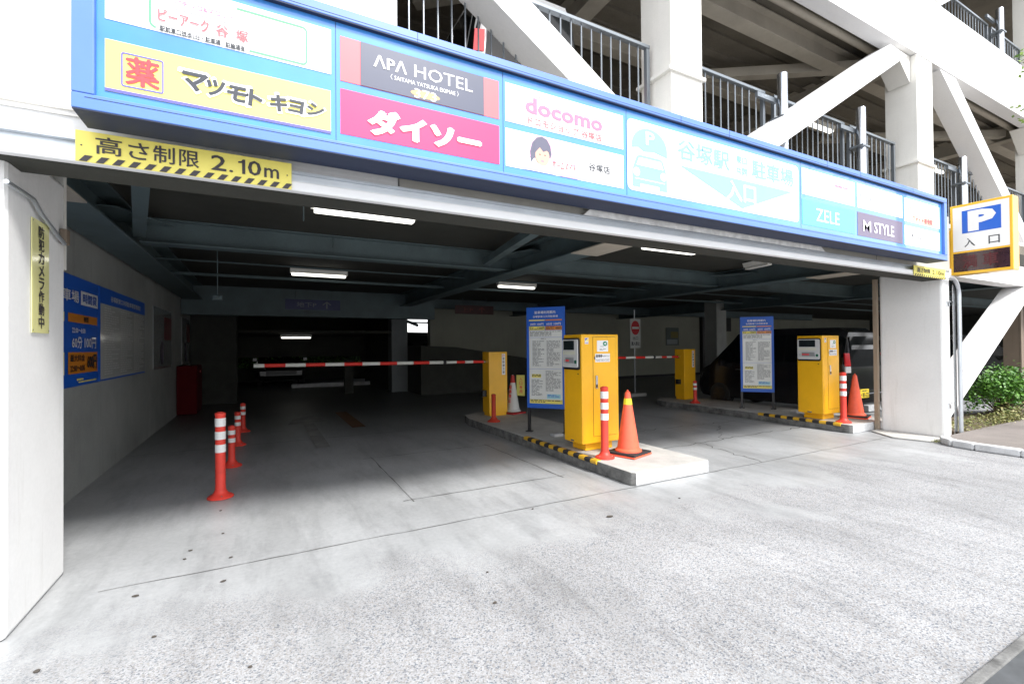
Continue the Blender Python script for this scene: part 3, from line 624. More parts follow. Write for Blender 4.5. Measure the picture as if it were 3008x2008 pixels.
for q in (2.795, 3.105): MB().face(disc(q, 2.965, .036, .036, YT2)).build('pictogram_headlight', P_white, p)
Q(p, 2.78, 3.12, 2.905, 2.912, P_white, 'pictogram_bumper', YT2)
T(p, '谷塚駅', 3.291, 3.98, 3.168, 3.345, P_sky, bold=.03); T(p, '東口', 4.080, 4.240, 3.268, 3.345, P_sky, bold=.03); T(p, '共同', 4.080, 4.240, 3.155, 3.235, P_sky, bold=.03); T(p, '駐車場', 4.322, 5.005, 3.168, 3.345, P_sky, bold=.03)
MB().face([(3.309, YT, 3.108), (4.168, YT, 2.832), (4.985, YT, 3.112)]).build('blue_triangle', P_sky, p); T(p, '入口', 3.936, 4.365, 2.895, 3.082, P_white, y=YT2, bold=.035)
# 8
p = panel(5.165, 6.225, zu0-.02, zu1+.005, P_white, 'white advert panel above the pale cyan one'); ring_frame(5.73, 6.138, 3.278, 3.33, .024, .005, YT, 'pill_outline', P_rose, p); smallprint([(5.80, 6.07, 3.292, 3.318)], YT, p, P_rose, .02, .03)
p = panel(5.165, 6.225, zl0-.003, zl1, P_cyan, 'cyan hair salon advert panel'); T(p, 'ZELE', 5.421, 5.881, 2.862, 3.0, P_white, bold=.0)
# 9
p = panel(6.28, 7.375, zu0-.02, zu1+.01, P_white, 'white clinic advert panel'); T(p, '谷塚の森皐月台クリニック', 6.295, 7.211, 3.245, 3.308, P_palepink, bold=-.004) if False else T(p, '林の森皇緑のクリニック', 6.295, 7.211, 3.245, 3.308, mat('print faint grey', (.25, .27, .30), .4), bold=.0)
p = panel(6.28, 7.375, zl0-.01, zl1, P_plum, 'dark plum advert panel with white lettering'); T(p, 'M', 6.40, 6.575, 2.855, 2.985, P_white, bold=.02); T(p, 'STYLE', 6.655, 7.14, 2.855, 2.990, P_white, bold=.02)
# 10
p = panel(7.43, 8.44, zu0-.045, zu1, P_cream, 'pale yellow bone clinic advert panel'); T(p, 'ファイト接骨院', 7.645, 8.226, 3.118, 3.200, P_red, bold=.035); smallprint([(7.53, 7.62, 3.12, 3.16), (7.5, 7.72, 3.24, 3.30), (7.52, 7.6, 3.34, 3.37)], YT, p, P_grey)
p = panel(7.43, 8.44, zl0-.01, zl1-.03, P_white, 'white advert panel with thin square outline'); T(p, 'KOZ', 7.618, 7.925, 2.895, 2.965, P_ink, bold=-.004)
mb = MB(); mb.face([(7.65, YT, 3.026), (8.055, YT, 3.026), (8.055, YT, 3.030), (7.65, YT, 3.030)]); mb.face([(8.051, YT, 2.826), (8.055, YT, 2.826), (8.055, YT, 3.026), (8.051, YT, 3.026)]); mb.face([(7.95, YT, 2.826), (8.051, YT, 2.826), (8.051, YT, 2.830), (7.95, YT, 2.830)]); mb.build('thin_outline', P_grey, p)

# ================================================================== clearance signs
def clearance(x0, x1, z0, z1, y, label, first=True):
    e = empty('clearance_sign', (x0, y, z0), label, 'sign', 'yellow height limit signs on the entry header'); w = x1-x0; h_ = z1-z0
    B(0, 0, 0, w, .006, h_).build('sign_plate', P_warn, e, bevel=.002)
    if first:
        for b_, a, c, za, zb in (('高', .081, .187, .31, .88), ('さ', .215, .302, .31, .86), ('制', .321, .416, .30, .88), ('限', .437, .528, .30, .87),
                         ('2', .587, .658, .33, .86), ('.', .674, .693, .33, .41), ('0', .769, .835, .33, .86), ('m', .853, .930, .33, .68)):
            text_xz(b_, a*w, c*w, h_*za, h_*zb, -.003, e, P_warnink, bold=.012 if ord(b_) > 255 else (.006 if b_ == '1' else .026))
    else:
        text_xz('高さ制限', .09*w, .50*w, h_*.34, h_*.82, -.003, e, P_warnink, bold=.02); text_xz('2.10m', .56*w, .94*w, h_*.34, h_*.78, -.003, e, P_warnink, bold=.03)
    if first: MB().face([(x_*w, -.003, h_*z_) for x_, z_ in ((.738, .33), (.754, .33), (.754, .86), (.742, .86), (.734, .79), (.718, .765), (.718, .71), (.738, .72))]).build('lettering', P_warnink, e)
    n = 15
    for i in range(n):
        a = w*(i+.2)/n; MB().face([(a, -.003, 0.001), (a+w/n*.48, -.003, 0.001), (a+w/n*.85, -.003, h_*.21), (a+w/n*.37, -.003, h_*.21)]).build('black_stripe', P_warnink, e)
    for q in (.025, w-.025): MB().face(disc(q, h_*.52, .004, .004, -.003, 8)).build('rivet', P_warnink, e)
clearance(-.852, .169, 2.487, 2.650, 3.212, 'large yellow height limit sign at left under the blue sign'); clearance(8.25, 9.255, 2.470, 2.618, 3.212, 'smaller looking yellow height limit sign near the right pillar', False)

# vertical yellow sign on the left pillar (faces +X)
e = empty('camera_warning_sign', (-1.166, 3.92, 1.605), 'tall narrow yellow camera warning sign on the left white pillar', 'sign')
B(0, -.245, 0, .004, 0, .665).build('sign_plate', mat('gloss warning yellow', (.90, .87, .40), .15, coat=.5), e)
for i, ch in enumerate('防犯カメラ作動中'):
    zc = .60-i*.0765; lettering(ch, (.0065, -.160, zc-.036), (0, .078, 0), (0, 0, .070), e, P_warnink, bold=.03)
for y_, z_ in ((-.235, .65), (-.01, .65), (-.235, .015), (-.01, .015)): MB().face([(.0062, y_-.004, z_-.004), (.0062, y_+.004, z_-.004), (.0062, y_+.004, z_+.004), (.0062, y_-.004, z_+.004)]).build('rivet', P_warnink, e)

# ================================================================== yellow P sign (faces -X)
e = empty('parking_sign', (10.0, 3.03, 2.60), 'yellow framed parking entrance sign with blue P beside the long sign', 'sign')
B(0, -.36, 0, .24, .37, 1.13).build('sign_case', mat('sign case yellow', (.88, .50, .03), .4, coat=.5, var=.04), e, bevel=.008)
B(.02, .371, .12, .10, .56, .75).build('bracket_box', mat('sign case yellow', (0, 0, 0)), e, bevel=.006)
def PX(y0, y1, z0, z1, dx, m, name): return MB().face([(-dx, y1, z0), (-dx, y0, z0), (-dx, y0, z1), (-dx, y1, z1)]).build(name, m, e)
wf = PX(-.325, .335, .375, 1.09, .002, P_white, 'white_face'); PX(-.235, .222, .655, 1.020, .004, P_royal, 'blue_square'); PX(-.325, .335, .045, .345, .002, M_led, 'dark_display')
lettering('P', (10.0-10.0-.006, .150, .675), (0, -.33, 0), (0, 0, .325), e, P_white, bold=.06)
lettering('入', (-.004, .195, .435), (0, -.125, 0), (0, 0, .135), e, P_ink, bold=.01); lettering('口', (-.004, -.09, .435), (0, -.125, 0), (0, 0, .125), e, P_ink, bold=.01)
lettering('満', (-.0035, .22, .10), (0, -.17, 0), (0, 0, .2), e, M_ledred, bold=.03); lettering('車', (-.0035, -.02, .10), (0, -.17, 0), (0, 0, .2), e, M_ledred, bold=.03)

# ================================================================== bollards and cones
def bollard(x, y, z, h, bands, label, m=None, worn=False, bm=M_reflw):
    m = m or M_red
    e = empty('flexible_bollard', (x, y, z), label, 'bollard', 'red flexible lane posts')
    r = .046 if h > .7 else .040
    base = MB().lathe([(.118, 0), (.118, .010), (.105, .022), (.075, .035), (.058, .06), (.052, .075)], 28).build('base', m, e, smooth=True)
    for a in (40, 160, 280): MB().lathe([(.008, 0), (.008, .008)], 8, (.088*math.cos(R(a)), .088*math.sin(R(a)), .024)).build('bolt', M_steel, base)
    MB().lathe([(r+.004, .06), (r, .14), (r, h-.035), (r+.003, h-.030), (r+.003, h-.012), (r-.008, h-.006), (r-.018, h-.006), (r-.018, h), (.0, h)], 24).build('post', m, e, smooth=True)
    if bands:
        for (a, b) in bands: MB().lathe([(r+.0005, a), (r+.003, a+.002), (r+.003, b-.002), (r+.0005, b)], 24).build('reflective_band', bm, e, smooth=True)
    return e
tall = [(.715, .80), (.585, .665), (.455, .535)]; short = [(.405, .46), (.305, .36)]
b1 = bollard(-.37, 5.60, .004, .86, tall, 'tall nearest red post with three white bands in the left lane')
b2 = bollard(-.34, 7.0, .004, .52, short, 'short red post directly behind the tall one in left lane'); 
copy_thing(b2, (-.33, 8.47, .004), .4, 'short red post third in the left lane row', 'red flexible lane posts'); copy_thing(b2, (-.30, 9.81, .004), .9, 'short red post farthest back in the left lane row', 'red flexible lane posts')
copy_thing(b1, (3.66, 4.50, .149), .5, 'tall banded red post beside the cone at the first ticket machine', 'red flexible lane posts'); copy_thing(b1, (8.83, 4.46, .149), .3, 'tall banded red post beside the second ticket machine', 'red flexible lane posts')
bollard(3.70, 7.66, .149, .50, None, 'plain worn red post in front of the first barrier box', mat('faded red urethane', (.55, .045, .02), .6, grime=.4, gcol=(.3, .12, .08)))
copy_thing(b2, (8.93, 7.68, .149), .2, 'short banded red post in front of the second barrier box', 'red flexible lane posts')
def cone(x, y, z, label, m, band=None, baseblack=True, h=.80, rz=.3, grp='traffic cones on the islands', rb=.135):
    e = empty('traffic_cone', (x, y, z), label, 'cone', grp, rz)
    if baseblack:
        B(-.21, -.21, .0, .21, .21, .018).build('base_plate', m, e, bevel=.006); B(-.205, -.205, .019, .205, .205, .045).build('rubber_weight', M_rubber, e, bevel=.008)
    else: B(-.19, -.19, .0, .19, .19, .03).build('base_plate', M_firered2, e, bevel=.006)
    MB().lathe([(rb+.03, .046), (rb+.028, .062), (rb, .085), (.034, h-.05), (.030, h-.03), (.012, h-.018), (.010, h), (0, h)], 28).build('cone_body', m, e, smooth=True)
    if band:
        a, b, bm = band; f = lambda z_: rb+(.034-rb)*(z_-.085)/(h-.05-.085)+.0025
        MB().lathe([(f(a), a), (f(b), b)], 28).build('reflective_band', bm, e, smooth=True)
    return e
M_firered2 = mat('faded red rubber', (.45, .03, .03), .6)
cone(4.03, 4.50, .149, 'orange cone with yellow band beside the first ticket machine', M_orange, (.62, .695, mat('yellow reflective', (.85, .80, .04), .4)))
cone(9.62, 4.66, .149, 'plain orange cone squeezed between second machine and white pillar', M_orange)
wc = cone(4.50, 8.42, .149, 'white cone with red lettering behind the first barrier box', mat('white cone', (.62, .62, .60), .5, grime=.3, gcol=(.3, .3, .28)), (.62, .77, M_firered2), False, h=.78)
lettering('駐車禁止', (-.02, -.135, .20), (.05, .03, 0), (0, .05, .36), wc, P_red, bold=.03) if False else None
for i, ch in enumerate('駐車禁止'):
    zc = .50-i*.09; rr_ = .135+(.034-.135)*(zc-.085)/(.645)+.008; a = -2.9
    lettering(ch, (rr_*math.cos(a)-.03*math.sin(a)*-1, rr_*math.sin(a)-.03*math.cos(a), zc), (.06*math.sin(-a)*-1 if False else .0*1+.06*abs(math.sin(a)), -.06*abs(math.cos(a)), 0), (0, 0, .07), wc, P_red, bold=.03)
e = empty('yellow_paper_notice', (4.60, 8.40, .50), 'yellow paper notice taped beside the white cone', 'notice', rz=-.75); B(-.02, 0, 0, .15, .004, .42).build('paper', mat('yellow paper', (.70, .66, .16), .7), e)
for i, ch in enumerate('入口専用'): text_xz(ch, .04, .10, .31-i*.085, .375-i*.085, -.003, e, P_red, bold=.02)

# ================================================================== ticket machines
def ticket_machine(x, y, Wd, D, label):
    e = empty('ticket_machine', (x, y, .149), label, 'ticket machine', 'yellow parking ticket machines')
    B(.10, .07, 0, Wd-.06, D-.05, .098).build('plinth', M_yellow, e, bevel=.006)
    body = B(0, 0, .10, Wd, D, 1.50).build('cabinet', M_yellow, e, bevel=.012)
    if True:   # door on the front (-Y)
        dx0, dx1, dz0, dz1 = Wd*.30, Wd*.92, .19, 1.465
        d = B(dx0, -.006, dz0, dx1, -.0005, dz1).build('door', M_yellow, e, bevel=.002)
        for r in ((dx0-.004, dx0, dz0, dz1), (dx1, dx1+.004, dz0, dz1), (dx0, dx1, dz1, dz1+.004), (dx0, dx1, dz0-.004, dz0)): MB().face([(r[0], -.0015, r[2]), (r[1], -.0015, r[2]), (r[1], -.0015, r[3]), (r[0], -.0015, r[3])]).build('door_gap', M_rubber, e)
        MB().prism(rrect(dx0+.028, dx0+.058, .80, .97, .012, -.022), (0, .014, 0)).build('handle', M_steel, d)
        MB().prism(rrect(dx0+.036, dx0+.050, .815, .855, .006, -.030), (0, .007, 0)).build('lock', M_rubber, d)
        B(dx0+.06, -.010, 1.275, dx0+.24, -.007, 1.42).build('notice', P_white, d); 
        MB().face(disc(dx0+.19, 1.378, .036, .03, -.0125)).build('green_mark', P_green2, d); MB().face([(dx0+.17, -.0135, 1.372), (dx0+.19, -.0135, 1.372), (dx0+.205, -.0135, 1.36), (dx0+.205, -.0135, 1.396), (dx0+.19, -.0135, 1.384), (dx0+.17, -.0135, 1.384)]).build('arrow_mark', P_white, d)
        smallprint([(dx0+.11, dx0+.18, 1.328, 1.345), (dx0+.10, dx0+.2, 1.283, 1.312)], -.0125, d, P_lines, .006, .006)
        B(dx0+.03, -.010, 1.14, dx0+.27, -.007, 1.25).build('ticket_notice', P_white, d)
        MB().face([(dx0+.008, -.011, 1.195), (dx0+.028, -.011, 1.165), (dx0+.028, -.011, 1.225)]).build('arrow_mark', P_ink, d)
        text_xz('駐車券', dx0+.042, dx0+.142, 1.200, 1.238, -.0125, d, P_ink, bold=.03); text_xz('をお取り下さい', dx0+.148, dx0+.258, 1.204, 1.228, -.0125, d, P_ink, bold=0)
        text_xz('PLEASE TAKE A TICKET', dx0+.042, dx0+.258, 1.152, 1.180, -.0125, d, P_lines, bold=0)
        B(.05, -.006, 1.375, .105, -.001, 1.455).build('maker_sticker', P_white, e); MB().face([(.055, -.008, 1.415), (.055, -.008, 1.45), (.098, -.008, 1.45)][::-1]).build('sticker_blue', P_indigo, e); MB().face([(.060, -.008, 1.412), (.098, -.008, 1.412), (.098, -.008, 1.443)]).build('sticker_yellow', P_warn, e)
        text_xz('AMANO', .055, .10, 1.383, 1.395, -.008, e, P_indigo, bold=.02)
    # reader unit on the -X side
    def yz(y0, y1, z0, z1, x0, x1, m, name, par, r=.02):
        pts = [(x0, p[0], p[2]) for p in rrect(y0, y1, z0, z1, r, 0)]
        return MB().prism(pts, (x1-x0, 0, 0)).build(name, m, par)
    a0, a1 = .035, D-.03
    hd = yz(a0-.006, a1+.006, 1.045, 1.455, -.028, -.001, M_black, 'reader_housing', e, .03)
    rd = yz(a0, a1, 1.075, 1.435, -.040, -.029, mat('reader grey', (.62, .63, .63), .35, var=.05), 'reader_face', e, .02)
    yz(a0+.07, a1-.03, 1.30, 1.42, -.044, -.0405, mat('reader screen', (.012, .02, .022), .08, coat=1.), 'screen', rd, .004)
    yz(a0+.05, a1-.015, 1.24, 1.285, -.043, -.0405, mat('reader label', (.66, .66, .56), .5), 'instruction_label', rd, .003)
    yz(a0+.075, a1-.085, 1.13, 1.20, -.052, -.0405, mat('slot grey', (.28, .29, .30), .4), 'ticket_slot', rd, .004)
    yz(a0+.17, a1-.09, 1.15, 1.175, -.056, -.0525, P_red, 'slot_light', rd, .003)
    yz(a0+.02, a0+.055, 1.125, 1.17, -.050, -.0405, mat('green button', (.01, .12, .07), .3), 'call_button', rd, .015)
    for k in (1.14, 1.16): yz(a1-.05, a1-.04, k, k+.008, -.043, -.0405, M_black, 'arrow_dot', rd, .002)
    smallprint([], 0, rd, P_lines) if False else None
    yz(a0+.03, a0+.05, .985, 1.0, -.004, -.001, M_black, 'keyhole', e, .005)
    MB().box(-.004, D*.45, .115, -.001, D*.62, .135).build('maker_plate', M_steel, e)
    return e
P_green2 = flat('print teal', (.02, .25, .14))
ticket_machine(3.58, 4.84, .60, .40, 'yellow ticket machine on the middle island behind post and cone')
ticket_machine(8.75, 4.74, .52, .45, 'yellow ticket machine on the right island before the black car')
# white kerbside conduit boxes by the machine feet
e = B(3.84, 5.88, .149, 4.0, 6.0, .19).build('cable_box', M_kerbwhite, bevel=.006); tag(e, 'small white cable box on the island behind the first board post', 'box')
e = B(9.22, 5.5, .149, 9.42, 5.62, .19).build('cable_box', M_kerbwhite, bevel=.006); tag(e, 'small pale cable box on the right island behind the machine', 'box')

# ================================================================== barrier gates
def barrier(x, y, label, L, boxlabel, tip):
    e = empty('barrier_gate', (x, y, .149), label, 'barrier', 'yellow barrier gates with striped arms')
    B(.02, .02, 0, .38, .28, .06).build('plinth', M_yellow, e, bevel=.004)
    B(0, 0, .06, .40, .30, 1.25).build('cabinet', M_yellow, e, bevel=.010)
    B(.28, -.006, .80, .35, -.001, 1.21).build('warning_sticker', P_white, e)
    MB().face(disc(.315, 1.175, .022, .022, -.008, 16)).build('red_ring', P_red, e); MB().face(disc(.315, 1.175, .014, .014, -.0095, 16)).build('ring_centre', P_white, e)
    for i, ch in enumerate('遮断機注意'): text_xz(ch, .293, .337, 1.09-i*.066, 1.14-i*.066, -.008, e, P_ink, bold=.01)
    B(-.09, .10, .38, -.001, .20, .50).build('sensor_hood', M_black, e, bevel=.006)
    # arm: striped tube reaching to -X, slight droop
    arm = MB().tube([(-.001, .16, 1.06), (-.05, .16, 1.06)], .035, 12).build('arm_hub', M_steel, e, smooth=True)
    x0 = -.05; k = 0; z = 1.06; segs = [.22, .17, .17, .24]; dz = .006
    seg = segs+[.30]*20
    cur = 0
    while cur < L:
        s = min(seg[k], L-cur); red = (k % 2 == 0)
        if k == 4: red = False
        a = (x0-cur, .16, z+cur*dz); b = (x0-cur-s+.001, .16, z+(cur+s)*dz)
        col_red = [True, False, True, False]+[True, False]*10
        isred = [True, False, True, False, False][k] if k < 5 else (k % 2 == 1)
        MB().tube([a, b], .028 if k < 4 else .031, 12).build('red_segment' if isred else 'white_segment', M_armred if isred else M_armwhite, e, smooth=True)
        if k == 3: MB().tube([(b[0]+.03, .16, b[2]), (b[0]-.03, .16, b[2])], .036, 12).build('joint_sleeve', M_rubber, e, smooth=True)
        cur += s; k += 1
    return e
M_armred = mat('arm red', (.75, .03, .02), .5); M_armwhite = mat('arm white', (.72, .73, .68), .5, var=.05)
barrier(3.89, 8.25, 'first yellow barrier box with long red and white arm', 3.95, '', 0)
barrier(9.22, 8.25, 'second yellow barrier box beside the black car with striped arm', 3.6, '', 0)

# ================================================================== blue notice boards
def notice_board(x, y, label, z0, legs_label):
    e = empty('notice_board', (x, y, .149), label, 'notice board', 'blue parking notice boards on the islands', math.atan2(-.77, .635))
    w, H = .63, 1.585; zb = z0; zt = zb+H
    for q in (.02, w-.02): MB().box(q-.022, .025, .0, q+.022, .065, zt-.05).build('leg', M_black, e); MB().box(q-.05, -.0, .0, q+.05, .09, .012).build('foot_plate', M_black, e)
    b = B(0, 0, zb, w, .022, zt).build('board', M_boardblue, e, bevel=.003)
    x0, x1 = .045, w-.045; y_ = -.003; y2 = -.0055
    def q(xa, xb, za, zb_, m, name, yy=y_): return MB().face([(xa, yy, za), (xb, yy, za), (xb, yy, zb_), (xa, yy, zb_)]).build(name, m, b)
    text_xz('駐車場利用案内', .14, w-.15, zt-.105, zt-.06, y_, b, P_white, bold=.02); text_xz('谷塚駅東口共同駐車場', .11, w-.11, zt-.165, zt-.130, y_, b, P_white, bold=.01)
    q(x0, w/2-.01, zt-.215, zt-.195, P_warn, 'yellow_rule'); q(w/2+.0, x1, zt-.215, zt-.195, P_orange, 'orange_rule')
    text_xz('20分 100円', x0+.02, w/2-.03, zt-.285, zt-.245, y_, b, P_white, bold=.02); text_xz('60分 100円', w/2+.02, x1-.02, zt-.285, zt-.245, y_, b, P_white, bold=.02)
    q(x0, w/2-.005, zt-.36, zt-.30, P_warn, 'yellow_panel'); q(w/2+.005, x1, zt-.36, zt-.30, P_orange, 'orange_panel')
    text_xz('1200円', .19, w/2-.015, zt-.352, zt-.310, y2, b, P_ink, bold=.03); text_xz('600円', w/2+.17, x1-.01, zt-.352, zt-.310, y2, b, P_ink, bold=.03)
    smallprint([(x0+.01, .18, zt-.352, zt-.308), (w/2+.015, w/2+.15, zt-.352, zt-.308)], y2, b, P_ink, .008, .008, seed=5)
    q(x0, x1, zb+.14, zt-.365, P_notice, 'white_sheet'); q(x0, x1, zb+.075, zb+.138, P_warn, 'yellow_strip')
    q(x0, x1, zt-.475, zt-.472, M_boardblue, 'blue_rule', y2); q(x0, x1, zb+.615, zb+.618, M_boardblue, 'blue_rule', y2)
    smallprint([(x0+.015, x1-.02, zt-.455, zt-.38), (.24, .40, zt-.51, zt-.49)], y2, b, P_lines, .010, .010, seed=2)
    o = smallprint([(.10, w/2-.02, zb+.66, zt-.53), (w/2+.02, x1-.03, zb+.66, zt-.53), (.08, w/2-.05, zb+.20, zb+.45), (w/2+.0, x1-.02, zb+.27, zb+.585)], y2, b, P_lines, .009, .011, seed=3)
    q(.085, .24, zb+.48, zb+.535, P_warn, 'yellow_note', y2); smallprint([(.09, .235, zb+.485, zb+.53)], y2-.002, b, P_ink, .012, .01, seed=8)
    q(w/2+.02, x1-.03, zb+.155, zb+.225, P_cyan2, 'cyan_note', y2); smallprint([(w/2+.03, x1-.04, zb+.165, zb+.215)], y2-.002, b, P_royal, .010, .01, seed=9)
    smallprint([(x0+.02, x1-.02, zb+.085, zb+.13)], y2, b, P_ink, .012, .010, seed=4)
P_cyan2 = flat('print light cyan', (.35, .68, .78))
notice_board(3.72, 6.48, 'blue parking notice board on the middle island behind the machine', .38, '')
notice_board(9.0, 6.54, 'blue parking notice board on the right island before the black car', .35, '')

# ================================================================== signs on the left inner wall (face +X)
def wallsign(name, ya, yb, z0, z1, m, label, cat='sign'):
    e = empty(name, (-1.698, ya, z0), label, cat); B(0, 0, 0, .012, yb-ya, z1-z0).build('sign_plate', m, e); return e
def YQ(e, ya, yb, za, zb, m, name='print_block', dx=.015): return MB().face([(dx, ya, za), (dx, yb, za), (dx, yb, zb), (dx, ya, zb)]).build(name, m, e)
def YT_(e, body, ya, yb, za, zb, m, bold=.02, dx=.018): return lettering(body, (dx, ya, za), (0, yb-ya, 0), (0, 0, zb-za), e, m, bold=bold)
e = wallsign('price_sign', 4.30, 7.15, 1.13, 2.26, M_boardblue, 'large dark blue price sign on the left inner wall')
YT_(e, '共同駐車場', 1.0, 2.15, .86, .98, P_white); YQ(e, 2.22, 2.80, .85, 1.0, P_white, 'logo_block'); YT_(e, '時間貸', 2.28, 2.74, .875, .975, P_royal, dx=.019)
YQ(e, 1.85, 2.78, .655, .745, P_orange); YT_(e, '夜間', 2.3, 2.45, .67, .73, P_ink, dx=.019); YT_(e, '22:00～8:00', 1.95, 2.35, .55, .60, P_white)
YT_(e, '60分', 1.95, 2.25, .39, .51, P_white, .03); YT_(e, '100円', 2.33, 2.72, .39, .51, P_white, .03)
YQ(e, 1.85, 2.78, .13, .35, P_orange); YT_(e, '最大料金', 1.90, 2.33, .255, .325, P_ink, .03, .019); YT_(e, '22:00～8:00', 1.90, 2.33, .155, .215, P_ink, .02, .019); YT_(e, '600円', 2.42, 2.74, .165, .32, P_ink, .04, .019)
YQ(e, 1.0, 1.75, .13, .35, P_warn); YQ(e, 1.0, 1.75, .655, .745, P_warn); YQ(e, 2.1, 2.3, .055, .075, P_warn); YQ(e, 2.15, 2.75, .03, .045, P_warn)
e = wallsign('rules_sign', 7.18, 9.62, 1.13, 2.26, M_boardblue, 'rules notice with blue heading on the left inner wall')
YQ(e, .03, 2.42, .02, .93, mat('notice sheet wall', (.78, .80, .77), .25, coat=1.0, coat_rough=.12), 'white_sheet'); YT_(e, '谷塚駅東口共同駐車場管理規定', .45, 2.1, .98, 1.05, P_white)
mb = MB(); rr = random.Random(3); z = .88
while z > .06:
    for ya, yb in ((.18, .78), (.92, 1.52), (1.68, 2.30)):
        y_ = ya
        while y_ < yb-(.3 if rr.random() < .2 else 0): w_ = rr.uniform(.04, .14); mb.face([(.017, y_, z), (.017, y_+w_, z), (.017, y_+w_, z+.014), (.017, y_, z+.014)]); y_ += w_+.02
    z -= .030
o = mb.build('small_print', mat('faint print', (.48, .49, .48), .5), e); o['kind'] = 'stuff'
for ya, yb, lb in ((10.33, 12.2, 'pale poster on the left wall with a red corner figure'), (13.7, 15.1, 'farthest dim poster on the left wall above the red cabinet')):
    e = wallsign('wall_poster', ya, yb, 1.14, 2.28, mat('poster sheet', (.40, .42, .42), .25, coat=1.0, coat_rough=.15, var=.15, vscale=2), lb, 'poster'); w_ = yb-ya
    YQ(e, w_*.55, w_-.02, .55, 1.0, mat('poster red', (.35, .02, .03), .3, coat=1.)); MB().face([(.016, w_*(.42+.10*math.cos(R(a))), .30+.24*math.sin(R(a))) for a in range(0, 360, 30)]).build('dark_figure', P_plum, e)
e = empty('fire_cabinet', (-1.69, 12.9, 0), 'dark red fire hose cabinet standing at the left inner wall', 'cabinet'); B(0, 0, .02, .38, .95, 1.12).build('cabinet_body', M_firered, e, bevel=.01); B(.39, .05, .1, .395, .90, 1.05).build('door', M_firered, e); B(.395, .45, .95, .398, .6, 1.0).build('lamp_lens', P_red, e)
# overhead lane signs
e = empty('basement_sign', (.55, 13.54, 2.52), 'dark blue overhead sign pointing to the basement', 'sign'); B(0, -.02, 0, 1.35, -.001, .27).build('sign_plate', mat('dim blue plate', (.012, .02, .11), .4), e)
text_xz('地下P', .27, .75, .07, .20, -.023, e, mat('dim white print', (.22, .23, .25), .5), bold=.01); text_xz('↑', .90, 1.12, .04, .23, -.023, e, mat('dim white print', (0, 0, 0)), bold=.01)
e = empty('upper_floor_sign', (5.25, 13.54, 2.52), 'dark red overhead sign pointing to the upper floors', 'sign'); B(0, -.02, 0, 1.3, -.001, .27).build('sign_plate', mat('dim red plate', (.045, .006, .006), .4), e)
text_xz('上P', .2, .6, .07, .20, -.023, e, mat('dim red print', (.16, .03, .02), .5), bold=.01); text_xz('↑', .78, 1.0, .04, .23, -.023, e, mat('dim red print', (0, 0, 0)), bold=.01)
for x in (.8, 1.7, 5.5, 6.3): part('hanger_rod', MB().tube([(x, 13.52, 2.79), (x, 13.52, 3.03)], .008, 6), M_beam)
# no entry sign on a stand
e = empty('no_entry_sign', (9.78, 10.58, 0.004), 'round red no entry sign on a thin stand behind the second arm', 'sign')
MB().tube([(0, .02, .03), (0, .02, 2.55)], .018, 8).build('pole', M_alu, e, smooth=True); B(-.28, -.16, 0, .28, .2, .09).build('base_block', M_kerb, e, bevel=.01)
B(-.19, -.012, 1.42, .21, .0, 2.28).build('sign_plate', mat('plate grey', (.5, .52, .5), .5), e); MB().face(disc(.01, 2.02, .165, .21, -.015)).build('red_disc', mat('sign red', (.45, .012, .02), .5), e)
MB().face([(-.12, -.018, 1.985), (.14, -.018, 1.985), (.14, -.018, 2.05), (-.12, -.018, 2.05)]).build('white_bar', mat('plate grey', (0, 0, 0)), e); text_xz('出口', -.09, .11, 1.66, 1.76, -.015, e, P_ink, bold=.01); text_xz('進入禁止', -.15, .17, 1.50, 1.61, -.015, e, P_ink, bold=.03)
# small things on the green wall
e = empty('wall_notice', (17.2, 16.46, 1.5), 'small dark notice with yellow patch on the far wall', 'notice'); B(0, 0, 0, .85, .02, .85).build('sheet', mat('dim sheet', (.10, .13, .12), .5), e); MB().face([(.3, -.003, .35), (.8, -.003, .35), (.8, -.003, .65), (.3, -.003, .65)]).build('yellow_patch', mat('dim yellow', (.20, .17, .03), .5), e); MB().face([(.05, -.003, .05), (.75, -.003, .05), (.75, -.003, .28), (.05, -.003, .28)]).build('pale_patch', mat('dim pale', (.30, .34, .36), .5), e)
e = B(20.5, 16.42, 1.05, 20.9, 16.49, 2.3).build('wall_slot_window', M_black); tag(e, 'narrow black window slot in the far wall left of second board', 'window')
part('wall_corner_edge', B(19.55, 16.3, 0, 19.7, 16.49, 3.0), M_black)
part('plinth_band', B(5.5, 16.44, 0, 36, 16.495, .12), M_black)

